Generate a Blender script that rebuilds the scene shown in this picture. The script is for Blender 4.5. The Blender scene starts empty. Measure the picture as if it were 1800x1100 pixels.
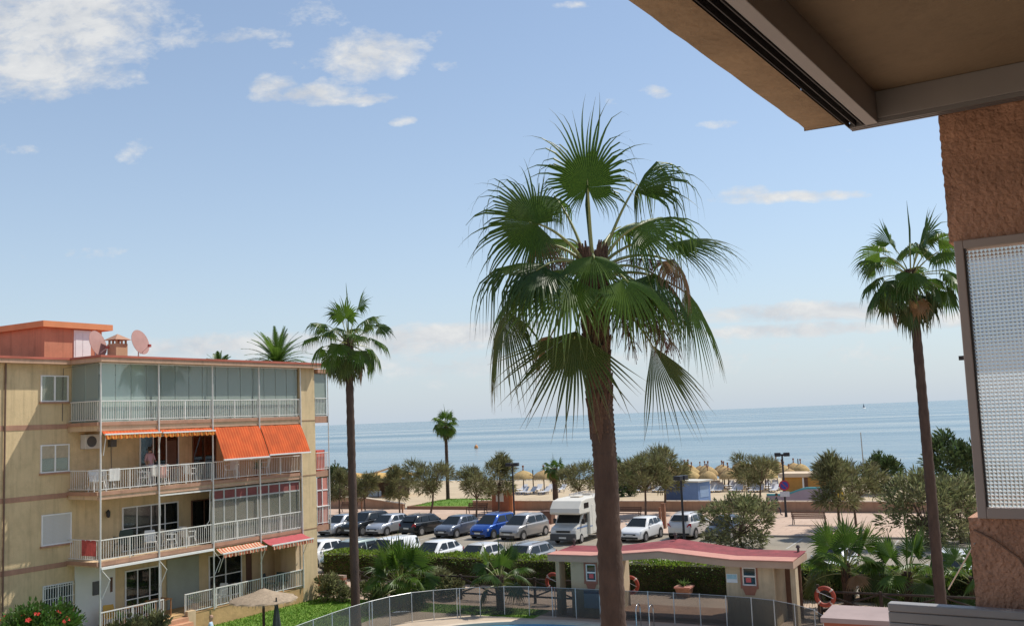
import bpy, math, random
from mathutils import Vector, Matrix
R = math.radians
PI = math.pi
rnd = random.Random(7)
scn = bpy.context.scene
COL = scn.collection

# ------------------------------------------------------------------ camera, sky, sun, exposure
EYE = 8.6
cam_d = bpy.data.cameras.new('camera'); cam = bpy.data.objects.new('camera', cam_d); COL.objects.link(cam)
cam_d.sensor_fit = 'HORIZONTAL'; cam_d.sensor_width = 36.0; cam_d.lens = 35.0
cam_d.clip_start = 0.05; cam_d.clip_end = 90000
_p, _a = R(6.0), R(2.3)
_f = Vector((0, math.cos(_p), math.sin(_p))); _r = Vector((1, 0, 0)); _u = Vector((0, -math.sin(_p), math.cos(_p)))
CR = _r * math.cos(_a) - _u * math.sin(_a); CU = _r * math.sin(_a) + _u * math.cos(_a)
cam.matrix_world = Matrix(((CR.x, CU.x, -_f.x, 0), (CR.y, CU.y, -_f.y, 0), (CR.z, CU.z, -_f.z, EYE), (0, 0, 0, 1)))
scn.camera = cam

SUN = Vector((0.90, 0.43, 0)).normalized() * math.cos(R(55)); SUN.z = math.sin(R(55))
sl = bpy.data.lights.new('sun', 'SUN'); sl.energy = 4.7; sl.angle = R(0.53); sl.color = (1.0, 0.95, 0.86)
so = bpy.data.objects.new('sun', sl); COL.objects.link(so)
so.rotation_euler = SUN.to_track_quat('Z', 'Y').to_euler(); so.location = (30, -20, 60)

world = bpy.data.worlds.new('World'); scn.world = world; world.use_nodes = True
scn.view_settings.view_transform = 'Standard'; scn.view_settings.look = 'None'
scn.view_settings.exposure = 0.0; scn.view_settings.gamma = 1.0; scn.view_settings.use_curve_mapping = False
scn.cycles.max_bounces = 8; scn.cycles.transparent_max_bounces = 24
scn.cycles.use_denoising = True

def pix(x, y):                       # direction seen at a point of the 1800 x 1100 photograph
    return _f + CR * ((x - 900) / 1750) + CU * ((550 - y) / 1750)
def at(x, y, Y):                     # the point at depth Y metres on that line of sight
    d = pix(x, y); return Vector((0, 0, EYE)) + d * (Y / d.y)
def gnd(x, y, z=0.0):
    d = pix(x, y); return Vector((0, 0, EYE)) + d * ((z - EYE) / d.z)

def build_world():
    nt = world.node_tree; N = nt.nodes; L = nt.links; N.clear()
    out = N.new('ShaderNodeOutputWorld'); bg = N.new('ShaderNodeBackground'); bg.inputs[1].default_value = 0.15
    L.new(bg.outputs[0], out.inputs[0])
    sky = N.new('ShaderNodeTexSky'); sky.sky_type = 'NISHITA'; sky.sun_disc = False
    sky.sun_elevation = R(55); sky.sun_rotation = math.atan2(SUN.x, SUN.y)
    sky.altitude = 0; sky.air_density = 1.0; sky.dust_density = 0.35; sky.ozone_density = 1.2
    tc = N.new('ShaderNodeTexCoord')
    sep = N.new('ShaderNodeSeparateXYZ'); L.new(tc.outputs['Generated'], sep.inputs[0])
    def mth(op, a, b=None, c=None, clamp=False):
        n = N.new('ShaderNodeMath'); n.operation = op; n.use_clamp = clamp
        for i, v in enumerate((a, b, c)):
            if v is None: continue
            if isinstance(v, (int, float)): n.inputs[i].default_value = v
            else: L.new(v, n.inputs[i])
        return n.outputs[0]
    X, Y, Z = sep.outputs
    ay = mth('MAXIMUM', Y, 0.02)
    gx = mth('DIVIDE', X, ay); gz = mth('DIVIDE', Z, ay)
    front = mth('GREATER_THAN', Y, 0.05)
    gx0, gz0 = gx, gz
    # cloud noise on a flat layer overhead, so that clouds flatten towards the horizon
    zz = mth('ADD', mth('MAXIMUM', Z, 0.0), 0.12)
    com = N.new('ShaderNodeCombineXYZ'); L.new(mth('DIVIDE', X, zz), com.inputs[0]); L.new(mth('DIVIDE', Y, zz), com.inputs[1])
    com2 = N.new('ShaderNodeCombineXYZ'); L.new(gx, com2.inputs[0]); L.new(mth('MULTIPLY', gz, 1.7), com2.inputs[1])
    def noise(vec, sc, det=7, rough=.6, dist=0.0):
        n = N.new('ShaderNodeTexNoise'); n.inputs['Scale'].default_value = sc; n.inputs['Detail'].default_value = det
        n.inputs['Roughness'].default_value = rough; n.inputs['Distortion'].default_value = dist
        L.new(vec, n.inputs['Vector']); return n.outputs['Fac']
    n1 = noise(com2.outputs[0], 16.0, 8, .62, .35)
    n2 = noise(com2.outputs[0], 55.0, 5, .6, .2)
    gz1 = None
    n3 = noise(com2.outputs[0], 130.0, 4, .6, .2)
    nn = mth('ADD', mth('MULTIPLY', mth('SUBTRACT', n1, .5), 1.5), mth('ADD', mth('MULTIPLY', mth('SUBTRACT', n2, .5), 1.1), mth('MULTIPLY', mth('SUBTRACT', n3, .5), .3)))
    wx = N.new('ShaderNodeTexNoise'); wx.inputs['Scale'].default_value = 22.0; wx.inputs['Detail'].default_value = 6; L.new(com2.outputs[0], wx.inputs['Vector'])
    ws = N.new('ShaderNodeSeparateColor'); L.new(wx.outputs['Color'], ws.inputs[0])
    gx = mth('ADD', gx, mth('MULTIPLY', mth('SUBTRACT', ws.outputs[0], .5), .055)); gz1 = mth('ADD', gz, mth('MULTIPLY', mth('SUBTRACT', ws.outputs[1], .5), .010)); gz = mth('ADD', gz, mth('MULTIPLY', mth('SUBTRACT', ws.outputs[1], .5), .028))
    nw = noise(com.outputs[0], 1.3, 9, .6, .4)
    # clouds of the photograph: centre, half size, strength
    blobs = [(85, 40, 215, 100, 1.35), (60, 120, 160, 58, 1.3), (-40, 20, 220, 130, 1.3), (250, 25, 60, 30, .7), (150, 130, 90, 30, .95), (170, 105, 110, 30, .85), (650, 98, 85, 45, 1.35), (700, 88, 60, 26, .95), (560, 108, 60, 16, .5), (478, 150, 40, 22, 1.15), (540, 166, 90, 19, 1.4), (615, 176, 70, 11, 1.15),
             (410, 63, 100, 15, .85), (325, 72, 90, 15, .65), (495, 76, 20, 10, .7), (590, 145, 60, 10, .6), (545, 15, 60, 30, .42), (712, 211, 20, 9, .8), (1158, 162, 28, 14, .9), (1270, 218, 38, 8, .7), (1080, 181, 14, 8, .4), (1390, 346, 130, 10, 1.2), (1315, 342, 50, 13, 1.0),
             (240, 266, 30, 18, .55), (45, 262, 45, 12, .45), (160, 447, 75, 10, .5), (50, 449, 22, 9, .4), (1005, 6, 26, 9, .75), (800, 115, 22, 10, .4), (758, 64, 26, 13, .55),
             (1430, 548, 210, 17, 1.5), (1400, 580, 190, 12, 1.35), (790, 588, 170, 21, 1.55), (660, 603, 300, 22, 1.3), (380, 608, 280, 22, 1.3), (1700, 560, 160, 14, 1.2), (560, 640, 240, 20, .9), (900, 640, 260, 20, .9), (1000, 640, 500, 34, .5), (1560, 620, 260, 22, .4)]
    acc = None
    for (px, py, rx, ry, s) in blobs:
        d = pix(px, py); cx, cz = d.x / d.y, d.z / d.y
        a = mth('MULTIPLY', mth('SUBTRACT', gx, cx), 1750 / rx); b = mth('MULTIPLY', mth('SUBTRACT', gz if ry > 24 else gz1, cz), 1750 / ry)
        # follow the tilt of the camera only through the centre; the blob itself lies level
        e = mth('SUBTRACT', 1.0, mth('ADD', mth('MULTIPLY', a, a), mth('MULTIPLY', b, b)))
        e = mth('MULTIPLY', mth('MAXIMUM', e, -1.6), .42 * s)
        e = mth('ADD', e, (s - 1) * .34)
        acc = e if acc is None else mth('MAXIMUM', acc, e)
    dens = mth('ADD', acc, nn)
    dens = mth('MULTIPLY', mth('ADD', dens, .10), 1.35, clamp=True)
    dens = mth('MULTIPLY', dens, front)
    # the same scattered clouds over the rest of the sky
    rest = mth('MULTIPLY', mth('SUBTRACT', nw, .60), 4.5, clamp=True)
    rest = mth('MULTIPLY', rest, mth('SUBTRACT', 1.0, front))
    rest = mth('MULTIPLY', rest, mth('MULTIPLY', mth('MAXIMUM', Z, 0.0), 6.0, clamp=True))
    dens = mth('ADD', dens, rest, clamp=True)
    dens = mth('MULTIPLY', dens, .92)
    mix = N.new('ShaderNodeMix'); mix.data_type = 'RGBA'
    # pale sea haze, thickest at the horizon all the way round
    hz = mth('ADD', mth('MULTIPLY', mth('EXPONENT', mth('MULTIPLY', mth('MAXIMUM', Z, 0.0), -6.0)), .78), .15, clamp=True)
    hm = N.new('ShaderNodeMix'); hm.data_type = 'RGBA'; L.new(hz, hm.inputs['Factor']); L.new(sky.outputs[0], hm.inputs['A']); hm.inputs['B'].default_value = (3.55, 4.15, 4.85, 1)
    L.new(dens, mix.inputs['Factor']); L.new(hm.outputs['Result'], mix.inputs['A'])
    mixc = N.new('ShaderNodeMix'); mixc.data_type = 'RGBA'
    L.new(mth('MULTIPLY', mth('SUBTRACT', n1, .35), 3.0, clamp=True), mixc.inputs['Factor'])
    mixc.inputs['A'].default_value = (4.0, 4.2, 4.5, 1); mixc.inputs['B'].default_value = (5.6, 5.6, 5.5, 1)
    L.new(mixc.outputs['Result'], mix.inputs['B'])
    L.new(mix.outputs['Result'], bg.inputs[0])
build_world()

# ------------------------------------------------------------------ materials
MATS = {}
def mat(name, col, rough=.7, var=.12, scale=6.0, bump=0.0, bscale=60.0, metal=0.0, spec=.4, transl=0.0, island=0.0, objvar=0.0, alpha=1.0, col2=None, coat=0.0, stretch=None, streak=0.0):
    if name in MATS: return MATS[name]
    m = bpy.data.materials.new(name); m.use_nodes = True; nt = m.node_tree; N = nt.nodes; L = nt.links
    b = N['Principled BSDF']; out = N['Material Output']
    b.inputs['Roughness'].default_value = rough; b.inputs['Metallic'].default_value = metal
    b.inputs['Specular IOR Level'].default_value = spec
    if coat: b.inputs['Coat Weight'].default_value = coat; b.inputs['Coat Roughness'].default_value = .05
    tc = N.new('ShaderNodeTexCoord'); vec = tc.outputs['Object']
    if stretch:
        mp = N.new('ShaderNodeMapping'); mp.inputs['Scale'].default_value = stretch; L.new(vec, mp.inputs[0]); vec = mp.outputs[0]
    no = N.new('ShaderNodeTexNoise'); no.inputs['Scale'].default_value = scale; no.inputs['Detail'].default_value = 6; no.inputs['Roughness'].default_value = .62
    L.new(vec, no.inputs['Vector'])
    mix = N.new('ShaderNodeMix'); mix.data_type = 'RGBA'
    c2 = col2 or tuple(min(1, c * (1 + var)) for c in col); c1 = col if col2 else tuple(c * (1 - var) for c in col)
    mix.inputs['A'].default_value = (*c1, 1); mix.inputs['B'].default_value = (*c2, 1)
    mr = N.new('ShaderNodeMapRange'); mr.inputs['From Min'].default_value = .3; mr.inputs['From Max'].default_value = .7
    L.new(no.outputs['Fac'], mr.inputs['Value']); L.new(mr.outputs[0], mix.inputs['Factor'])
    c = mix.outputs['Result']
    if streak:      # rain streaks and old patches
        cc = c
        for (sc, st, k) in ((1.0, (2.2, 2.2, .16), .55), (1.0, (.55, .55, .5), .45)):
            mp = N.new('ShaderNodeMapping'); mp.inputs['Scale'].default_value = st; L.new(tc.outputs['Object'], mp.inputs[0])
            ns = N.new('ShaderNodeTexNoise'); ns.inputs['Scale'].default_value = 2.2; ns.inputs['Detail'].default_value = 7; ns.inputs['Roughness'].default_value = .7; L.new(mp.outputs[0], ns.inputs['Vector'])
            mr2 = N.new('ShaderNodeMapRange'); mr2.inputs['From Min'].default_value = .50; mr2.inputs['From Max'].default_value = .74; mr2.inputs['To Max'].default_value = streak * k * 1.6; L.new(ns.outputs['Fac'], mr2.inputs['Value'])
            mx2 = N.new('ShaderNodeMix'); mx2.data_type = 'RGBA'; L.new(mr2.outputs[0], mx2.inputs['Factor']); L.new(cc, mx2.inputs['A']); mx2.inputs['B'].default_value = tuple(v * .45 for v in col) + (1,); cc = mx2.outputs['Result']
        c = cc
    if island or objvar:
        hs = N.new('ShaderNodeHueSaturation'); L.new(c, hs.inputs['Color'])
        if island:
            g = N.new('ShaderNodeNewGeometry'); src = g.outputs['Random Per Island']; amt = island
        else:
            g = N.new('ShaderNodeObjectInfo'); src = g.outputs['Random']; amt = objvar
        m2 = N.new('ShaderNodeMapRange'); m2.inputs['To Min'].default_value = 1 - amt; m2.inputs['To Max'].default_value = 1 + amt
        L.new(src, m2.inputs['Value']); L.new(m2.outputs[0], hs.inputs['Value'])
        m3 = N.new('ShaderNodeMapRange'); m3.inputs['To Min'].default_value = .5 - amt * .06; m3.inputs['To Max'].default_value = .5 + amt * .05
        L.new(src, m3.inputs['Value']); L.new(m3.outputs[0], hs.inputs['Hue'])
        c = hs.outputs[0]
    L.new(c, b.inputs['Base Color'])
    if bump:
        nb = N.new('ShaderNodeTexNoise'); nb.inputs['Scale'].default_value = bscale; nb.inputs['Detail'].default_value = 4
        L.new(vec, nb.inputs['Vector'])
        bp = N.new('ShaderNodeBump'); bp.inputs['Strength'].default_value = bump; bp.inputs['Distance'].default_value = .02
        L.new(nb.outputs['Fac'], bp.inputs['Height']); L.new(bp.outputs[0], b.inputs['Normal'])
    sh = b.outputs[0]
    if transl:
        t = N.new('ShaderNodeBsdfTranslucent'); L.new(c, t.inputs[0])
        mm = N.new('ShaderNodeMixShader'); mm.inputs[0].default_value = transl; L.new(sh, mm.inputs[1]); L.new(t.outputs[0], mm.inputs[2]); sh = mm.outputs[0]
    if alpha < 1:
        t = N.new('ShaderNodeBsdfTransparent'); mm = N.new('ShaderNodeMixShader'); mm.inputs[0].default_value = alpha
        L.new(t.outputs[0], mm.inputs[1]); L.new(sh, mm.inputs[2]); sh = mm.outputs[0]
    L.new(sh, out.inputs['Surface'])
    MATS[name] = m; return m
def glassmat(name, tint=(.8, .88, .86), body=.12, bodycol=(.3, .36, .35)):
    # thin pane: see-through with a tint, a mirror sheen that grows towards grazing, and a diffuse body: dust, and painted brightness where it is pale
    if name in MATS: return MATS[name]
    m = bpy.data.materials.new(name); m.use_nodes = True; nt = m.node_tree; N = nt.nodes; L = nt.links; N.clear()
    out = N.new('ShaderNodeOutputMaterial'); t = N.new('ShaderNodeBsdfTransparent'); t.inputs[0].default_value = (*tint, 1)
    g = N.new('ShaderNodeBsdfGlossy'); g.inputs['Roughness'].default_value = .03
    d = N.new('ShaderNodeBsdfDiffuse'); d.inputs[0].default_value = (*bodycol, 1)
    fr = N.new('ShaderNodeFresnel'); fr.inputs[0].default_value = 1.6
    m1 = N.new('ShaderNodeMixShader'); m1.inputs[0].default_value = body; L.new(t.outputs[0], m1.inputs[1]); L.new(d.outputs[0], m1.inputs[2])
    m2 = N.new('ShaderNodeMixShader'); L.new(fr.outputs[0], m2.inputs[0]); L.new(m1.outputs[0], m2.inputs[1]); L.new(g.outputs[0], m2.inputs[2])
    L.new(m2.outputs[0], out.inputs[0]); MATS[name] = m; return m
def stripes(name, ca, cb, period, axis=1, duty=.5, transl=.25, wob=0.0):
    if name in MATS: return MATS[name]
    m = bpy.data.materials.new(name); m.use_nodes = True; nt = m.node_tree; N = nt.nodes; L = nt.links
    b = N['Principled BSDF']; b.inputs['Roughness'].default_value = .8; out = N['Material Output']
    tc = N.new('ShaderNodeTexCoord'); sp = N.new('ShaderNodeSeparateXYZ'); L.new(tc.outputs['Object'], sp.inputs[0])
    a = N.new('ShaderNodeMath'); a.operation = 'DIVIDE'; L.new(sp.outputs[axis], a.inputs[0]); a.inputs[1].default_value = period
    f = N.new('ShaderNodeMath'); f.operation = 'FRACT'; L.new(a.outputs[0], f.inputs[0])
    g = N.new('ShaderNodeMath'); g.operation = 'GREATER_THAN'; L.new(f.outputs[0], g.inputs[0]); g.inputs[1].default_value = duty
    mx = N.new('ShaderNodeMix'); mx.data_type = 'RGBA'; L.new(g.outputs[0], mx.inputs['Factor'])
    mx.inputs['A'].default_value = (*ca, 1); mx.inputs['B'].default_value = (*cb, 1)
    no = N.new('ShaderNodeTexNoise'); no.inputs['Scale'].default_value = 1.6; no.inputs['Detail'].default_value = 6; L.new(tc.outputs['Object'], no.inputs['Vector'])
    mr = N.new('ShaderNodeMapRange'); mr.inputs['From Min'].default_value = .3; mr.inputs['From Max'].default_value = .7; mr.inputs['To Min'].default_value = .72; mr.inputs['To Max'].default_value = 1.12; L.new(no.outputs['Fac'], mr.inputs['Value'])
    hv = N.new('ShaderNodeHueSaturation'); L.new(mx.outputs['Result'], hv.inputs['Color']); L.new(mr.outputs[0], hv.inputs['Value'])
    L.new(hv.outputs[0], b.inputs['Base Color'])
    t = N.new('ShaderNodeBsdfTranslucent'); L.new(hv.outputs[0], t.inputs[0])
    mm = N.new('ShaderNodeMixShader'); mm.inputs[0].default_value = transl; L.new(b.outputs[0], mm.inputs[1]); L.new(t.outputs[0], mm.inputs[2])
    L.new(mm.outputs[0], out.inputs[0]); MATS[name] = m; return m

# ------------------------------------------------------------------ mesh and object helpers
class MB:
    def __init__(s): s.v = []; s.f = []; s.m = []; s.uv = []; s.k = 0
    def add(s, vs, fs):
        o = len(s.v); s.v += [tuple(v) for v in vs]; s.f += [tuple(i + o for i in f) for f in fs]; s.m += [s.k] * len(fs); return s
    def box(s, x0, x1, y0, y1, z0, z1):
        if x0 > x1: x0, x1 = x1, x0
        if y0 > y1: y0, y1 = y1, y0
        if z0 > z1: z0, z1 = z1, z0
        return s.add([(x0, y0, z0), (x1, y0, z0), (x1, y1, z0), (x0, y1, z0), (x0, y0, z1), (x1, y0, z1), (x1, y1, z1), (x0, y1, z1)],
                     [(3, 2, 1, 0), (4, 5, 6, 7), (0, 1, 5, 4), (1, 2, 6, 5), (2, 3, 7, 6), (3, 0, 4, 7)])
    def bar(s, a, b, w, h, up=(0, 0, 1)):           # square bar from a to b
        a, b = Vector(a), Vector(b); d = (b - a).normalized(); u = Vector(up)
        if abs(d.dot(u)) > .98: u = Vector((1, 0, 0))
        x = d.cross(u).normalized() * (w / 2); y = x.cross(d).normalized() * (h / 2)
        return s.add([a - x - y, a + x - y, a + x + y, a - x + y, b - x - y, b + x - y, b + x + y, b - x + y],
                     [(0, 1, 2, 3), (7, 6, 5, 4), (4, 5, 1, 0), (5, 6, 2, 1), (6, 7, 3, 2), (7, 4, 0, 3)])
    def tube(s, pts, r, n=6, cap=True):
        pts = [Vector(p) for p in pts]; m = len(pts); rs = r if isinstance(r, (list, tuple)) else [r] * m
        vs = []; fs = []; pu = None
        for i, p in enumerate(pts):
            d = (pts[min(i + 1, m - 1)] - pts[max(i - 1, 0)]).normalized()
            if pu is None:
                pu = Vector((1, 0, 0)) if abs(d.x) < .9 else Vector((0, 1, 0))
            x = (pu - d * pu.dot(d)).normalized(); y = d.cross(x); pu = x
            for k in range(n):
                a = 2 * PI * k / n; vs.append(p + (x * math.cos(a) + y * math.sin(a)) * rs[i])
        for i in range(m - 1):
            for k in range(n):
                k2 = (k + 1) % n; fs.append((i * n + k, i * n + k2, (i + 1) * n + k2, (i + 1) * n + k))
        if cap: fs.append(tuple(range(n - 1, -1, -1))); fs.append(tuple((m - 1) * n + k for k in range(n)))
        return s.add(vs, fs)
    def lathe(s, prof, n=16, c=(0, 0, 0), axis='z', wob=None):
        vs = []; fs = []; c = Vector(c)
        for (r, z) in prof:
            for k in range(n):
                a = 2 * PI * k / n; rr = r * (wob(k, z) if wob else 1); q = (rr * math.cos(a), rr * math.sin(a), z)
                if axis == 'x': q = (q[2], q[0], q[1])
                if axis == 'y': q = (q[1], q[2], q[0])
                vs.append(c + Vector(q))
        for i in range(len(prof) - 1):
            for k in range(n):
                k2 = (k + 1) % n; fs.append((i * n + k, i * n + k2, (i + 1) * n + k2, (i + 1) * n + k))
        if prof[0][0] > 1e-4: fs.append(tuple(range(n - 1, -1, -1)))
        if prof[-1][0] > 1e-4: fs.append(tuple((len(prof) - 1) * n + k for k in range(n)))
        return s.add(vs, fs)
    def poly(s, pts): return s.add(pts, [tuple(range(len(pts)))])
    def slab(s, pts, vec):                            # planar polygon pushed along a vector
        pts = [Vector(p) for p in pts]; v = Vector(vec); n = len(pts)
        return s.add(pts + [p + v for p in pts], [tuple(range(n - 1, -1, -1)), tuple(range(n, 2 * n))] + [(i, (i + 1) % n, n + (i + 1) % n, n + i) for i in range(n)])
    def grid(s, rows):                                # rows of equal-length point lists
        n = len(rows[0]); vs = [p for r in rows for p in r]
        return s.add(vs, [(i * n + k, i * n + k + 1, (i + 1) * n + k + 1, (i + 1) * n + k) for i in range(len(rows) - 1) for k in range(n - 1)])
    def mesh(s, name, mats, smooth=None):
        me = bpy.data.meshes.new(name); me.from_pydata(s.v, [], s.f)
        for m in (mats if isinstance(mats, (list, tuple)) else [mats]): me.materials.append(m)
        if max(s.m, default=0) > 0: me.polygons.foreach_set('material_index', s.m)
        if s.uv and len(s.uv) == len(s.v):
            ul = me.uv_layers.new(name='uv'); buf = [0.0] * (2 * len(me.loops)); li = [0] * len(me.loops); me.loops.foreach_get('vertex_index', li)
            for i, vi in enumerate(li): buf[2 * i], buf[2 * i + 1] = s.uv[vi]
            ul.data.foreach_set('uv', buf)
        if smooth is not None:
            me.polygons.foreach_set('use_smooth', [True] * len(me.polygons))
            if smooth < 180: me.set_sharp_from_angle(angle=R(smooth))
        me.update(); return me
    def build(s, name, mats, parent=None, smooth=None, label=None, stuff=False, bevel=0, loc=None):
        return put(name, s.mesh(name, mats, smooth), parent, label, stuff, bevel, loc)
def put(name, me, parent=None, label=None, stuff=False, bevel=0, loc=None):
    o = bpy.data.objects.new(name, me); COL.objects.link(o)
    if parent: o.parent = parent
    if label: o['label'] = label
    if stuff: o['kind'] = 'stuff'
    if loc: o.location = loc
    if bevel:
        b = o.modifiers.new('bevel', 'BEVEL'); b.width = bevel; b.segments = 2; b.limit_method = 'ANGLE'; b.angle_limit = R(40)
    return o
def tag(o, label, cat, group=None):
    o['label'] = label; o['category'] = cat
    if group: o['group'] = group
    return o
def thing(name, label, cat, loc=(0, 0, 0), rz=0.0, group=None):
    o = bpy.data.objects.new(name, None); COL.objects.link(o); o.empty_display_size = .2
    o.location = loc; o.rotation_euler = (0, 0, rz); return tag(o, label, cat, group)
def ground_piece(o): o['kind'] = 'structure'; return o
KIDS = {}
def dup(root, loc, rz=0.0, label=None, scale=None, group=None):
    r = root.copy(); COL.objects.link(r); r.location = loc; r.rotation_euler = (0, 0, rz)
    if label: r['label'] = label
    if group: r['group'] = group
    if scale: r.scale = (scale,) * 3 if isinstance(scale, (int, float)) else scale
    for ch in root.children:
        c = ch.copy(); COL.objects.link(c); c.parent = r
        for g in ch.children:
            d = g.copy(); COL.objects.link(d); d.parent = c
    return r
TH = R(27)                                             # the promenade, car park and pool share one grid
E1 = Vector((math.cos(TH), -math.sin(TH), 0)); E2 = Vector((math.sin(TH), math.cos(TH), 0))
def S(u, v, z=0.0): return E1 * u + E2 * v + Vector((0, 0, z))
SITE = -TH
# ------------------------------------------------------------------ setting: ground, sea, roads, promenade
m_sand = mat('sand', (.47, .37, .245), .95, .12, .35, bump=.5, bscale=3.0)
m_garden = mat('garden_soil', (.20, .14, .09), .95, .3, .6, bump=.4, bscale=9)
m_asphalt = mat('asphalt', (.275, .238, .185), .9, .22, .22, bump=.25, bscale=25, streak=.3)
m_white_paint = mat('road_paint', (.40, .38, .35), .8, .3, 2)
m_kerb = mat('kerb_stone', (.36, .31, .27), .85, .15, 1.5)
m_terracotta_wall = mat('promenade_wall_render', (.42, .25, .16), .9, .12, .7, bump=.2, bscale=14, streak=.5)
m_cap = mat('wall_cap_stone', (.62, .50, .38), .85, .1, 1.2)
m_lawn = mat('lawn_soil', (.10, .20, .025), .95, .3, .5, bump=.5, bscale=18, col2=(.17, .27, .035))
m_deck = mat('deck_stone', (.50, .40, .30), .85, .14, .8, bump=.15, bscale=12)
m_path = mat('path_tile', (.46, .34, .25), .85, .14, .6, bump=.15, bscale=10)
m_basin = mat('pool_tile', (.08, .32, .52), .5, .1, 6)

def paving(name, col, joint, w, h):
    m = mat(name, col, .85, .1, .5); nt = m.node_tree; N = nt.nodes; L = nt.links; b = N['Principled BSDF']
    src = b.inputs['Base Color'].links[0].from_socket
    br = N.new('ShaderNodeTexBrick'); br.inputs['Scale'].default_value = 1; br.inputs['Brick Width'].default_value = w; br.inputs['Row Height'].default_value = h
    br.inputs['Mortar Size'].default_value = .025; tc = [n for n in N if n.type == 'TEX_COORD'][0]; L.new(tc.outputs['Object'], br.inputs['Vector'])
    mx = N.new('ShaderNodeMix'); mx.data_type = 'RGBA'; L.new(br.outputs['Fac'], mx.inputs['Factor']); L.new(src, mx.inputs['A']); mx.inputs['B'].default_value = (*joint, 1)
    L.new(mx.outputs['Result'], b.inputs['Base Color']); return m
m_prom = paving('promenade_tile', (.50, .36, .27), (.38, .26, .19), 1.2, 1.2)

def sheet(name, rects, z, m):
    b = MB()
    for (u0, u1, v0, v1) in rects: b.poly([(u0, v0, z), (u1, v0, z), (u1, v1, z), (u0, v1, z)])
    o = b.build(name, m); o.rotation_euler = (0, 0, SITE); return ground_piece(o)

PU0, PU1, PV0, PV1 = -26.5, -9.0, 24.0, 39.3            # rectangle round the pool
b = MB(); G9 = 1600
prof = [(-300, 0), (PV0, 0), (PV1, 0), (104, 0), (112, -.1), (122, -.28), (130, -.5), (137, -.72), (150, -1.3), (190, -3)]
for i in range(len(prof) - 1):
    (v0, z0), (v1, z1) = prof[i], prof[i + 1]
    spans = [(-G9, PU0), (PU1, G9)] if i == 1 else [(-G9, G9)]
    for (u0, u1) in spans:
        b.poly([(u0, v0, z0), (u1, v0, z0), (u1, v1, z1), (u0, v1, z1)])
o = b.build('ground', m_sand); o.rotation_euler = (0, 0, SITE); ground_piece(o)

def build_sea():
    m = bpy.data.materials.new('sea_water'); m.use_nodes = True; nt = m.node_tree; N = nt.nodes; L = nt.links
    p = N['Principled BSDF']; p.inputs['Base Color'].default_value = (.06, .14, .18, 1); p.inputs['Roughness'].default_value = .12; p.inputs['IOR'].default_value = 1.33
    tc = N.new('ShaderNodeTexCoord')
    def nz(sx, sy, sc, det):
        mp = N.new('ShaderNodeMapping'); mp.inputs['Scale'].default_value = (sx, sy, 1); L.new(tc.outputs['Object'], mp.inputs[0])
        n = N.new('ShaderNodeTexNoise'); n.inputs['Scale'].default_value = sc; n.inputs['Detail'].default_value = det; L.new(mp.outputs[0], n.inputs['Vector']); return n.outputs['Fac']
    w1 = nz(.35, 1.0, .55, 5); w2 = nz(.10, 1.0, .10, 4); w3 = nz(.05, .6, .02, 5)
    add = N.new('ShaderNodeMath'); add.operation = 'MULTIPLY_ADD'; L.new(w2, add.inputs[0]); add.inputs[1].default_value = 2.5; L.new(w1, add.inputs[2])
    bp = N.new('ShaderNodeBump'); bp.inputs['Strength'].default_value = .55; bp.inputs['Distance'].default_value = .5
    L.new(add.outputs[0], bp.inputs['Height']); L.new(bp.outputs[0], p.inputs['Normal'])
    mr = N.new('ShaderNodeMapRange'); mr.inputs['From Min'].default_value = .35; mr.inputs['From Max'].default_value = .65
    mr.inputs['To Min'].default_value = .10; mr.inputs['To Max'].default_value = .34; L.new(w3, mr.inputs['Value']); L.new(mr.outputs[0], p.inputs['Roughness'])
    mx = N.new('ShaderNodeMix'); mx.data_type = 'RGBA'; mx.inputs['A'].default_value = (.10, .18, .225, 1); mx.inputs['B'].default_value = (.16, .235, .265, 1)
    L.new(w2, mx.inputs['Factor']); L.new(mx.outputs['Result'], p.inputs['Base Color'])
    b = MB(); vs = [118, 140, 200, 400, 1200, 6000, 60000]
    for i in range(len(vs) - 1):
        b.poly([(-60000, vs[i], -.6), (60000, vs[i], -.6), (60000, vs[i + 1], -.6), (-60000, vs[i + 1], -.6)])
    o = b.build('sea', m); o.rotation_euler = (0, 0, SITE); ground_piece(o)
build_sea()

sheet('car_park', [(-110, 90, 47.9, 68.0)], .004, m_asphalt)
b = MB()
for u in [(-58 + 2.95 * i) for i in range(24)]:
    b.box(u - .05, u + .05, 62.6, 67.6, .004, .008); b.box(u - .05, u + .05, 49.2, 53.6, .004, .008)
o = b.build('parking_bay_marking', m_white_paint); o.rotation_euler = (0, 0, SITE); ground_piece(o)
b = MB().box(-110, 90, 68.16, 83.02, -.05, .12); o = b.build('promenade', m_prom); o.rotation_euler = (0, 0, SITE); ground_piece(o)
b = MB()
for i in range(100): b.box(-110 + 2 * i, -108.03 + 2 * i, 68.0, 68.155, -.05, .13)
o = b.build('promenade_kerb', m_kerb); o.rotation_euler = (0, 0, SITE); ground_piece(o)

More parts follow.
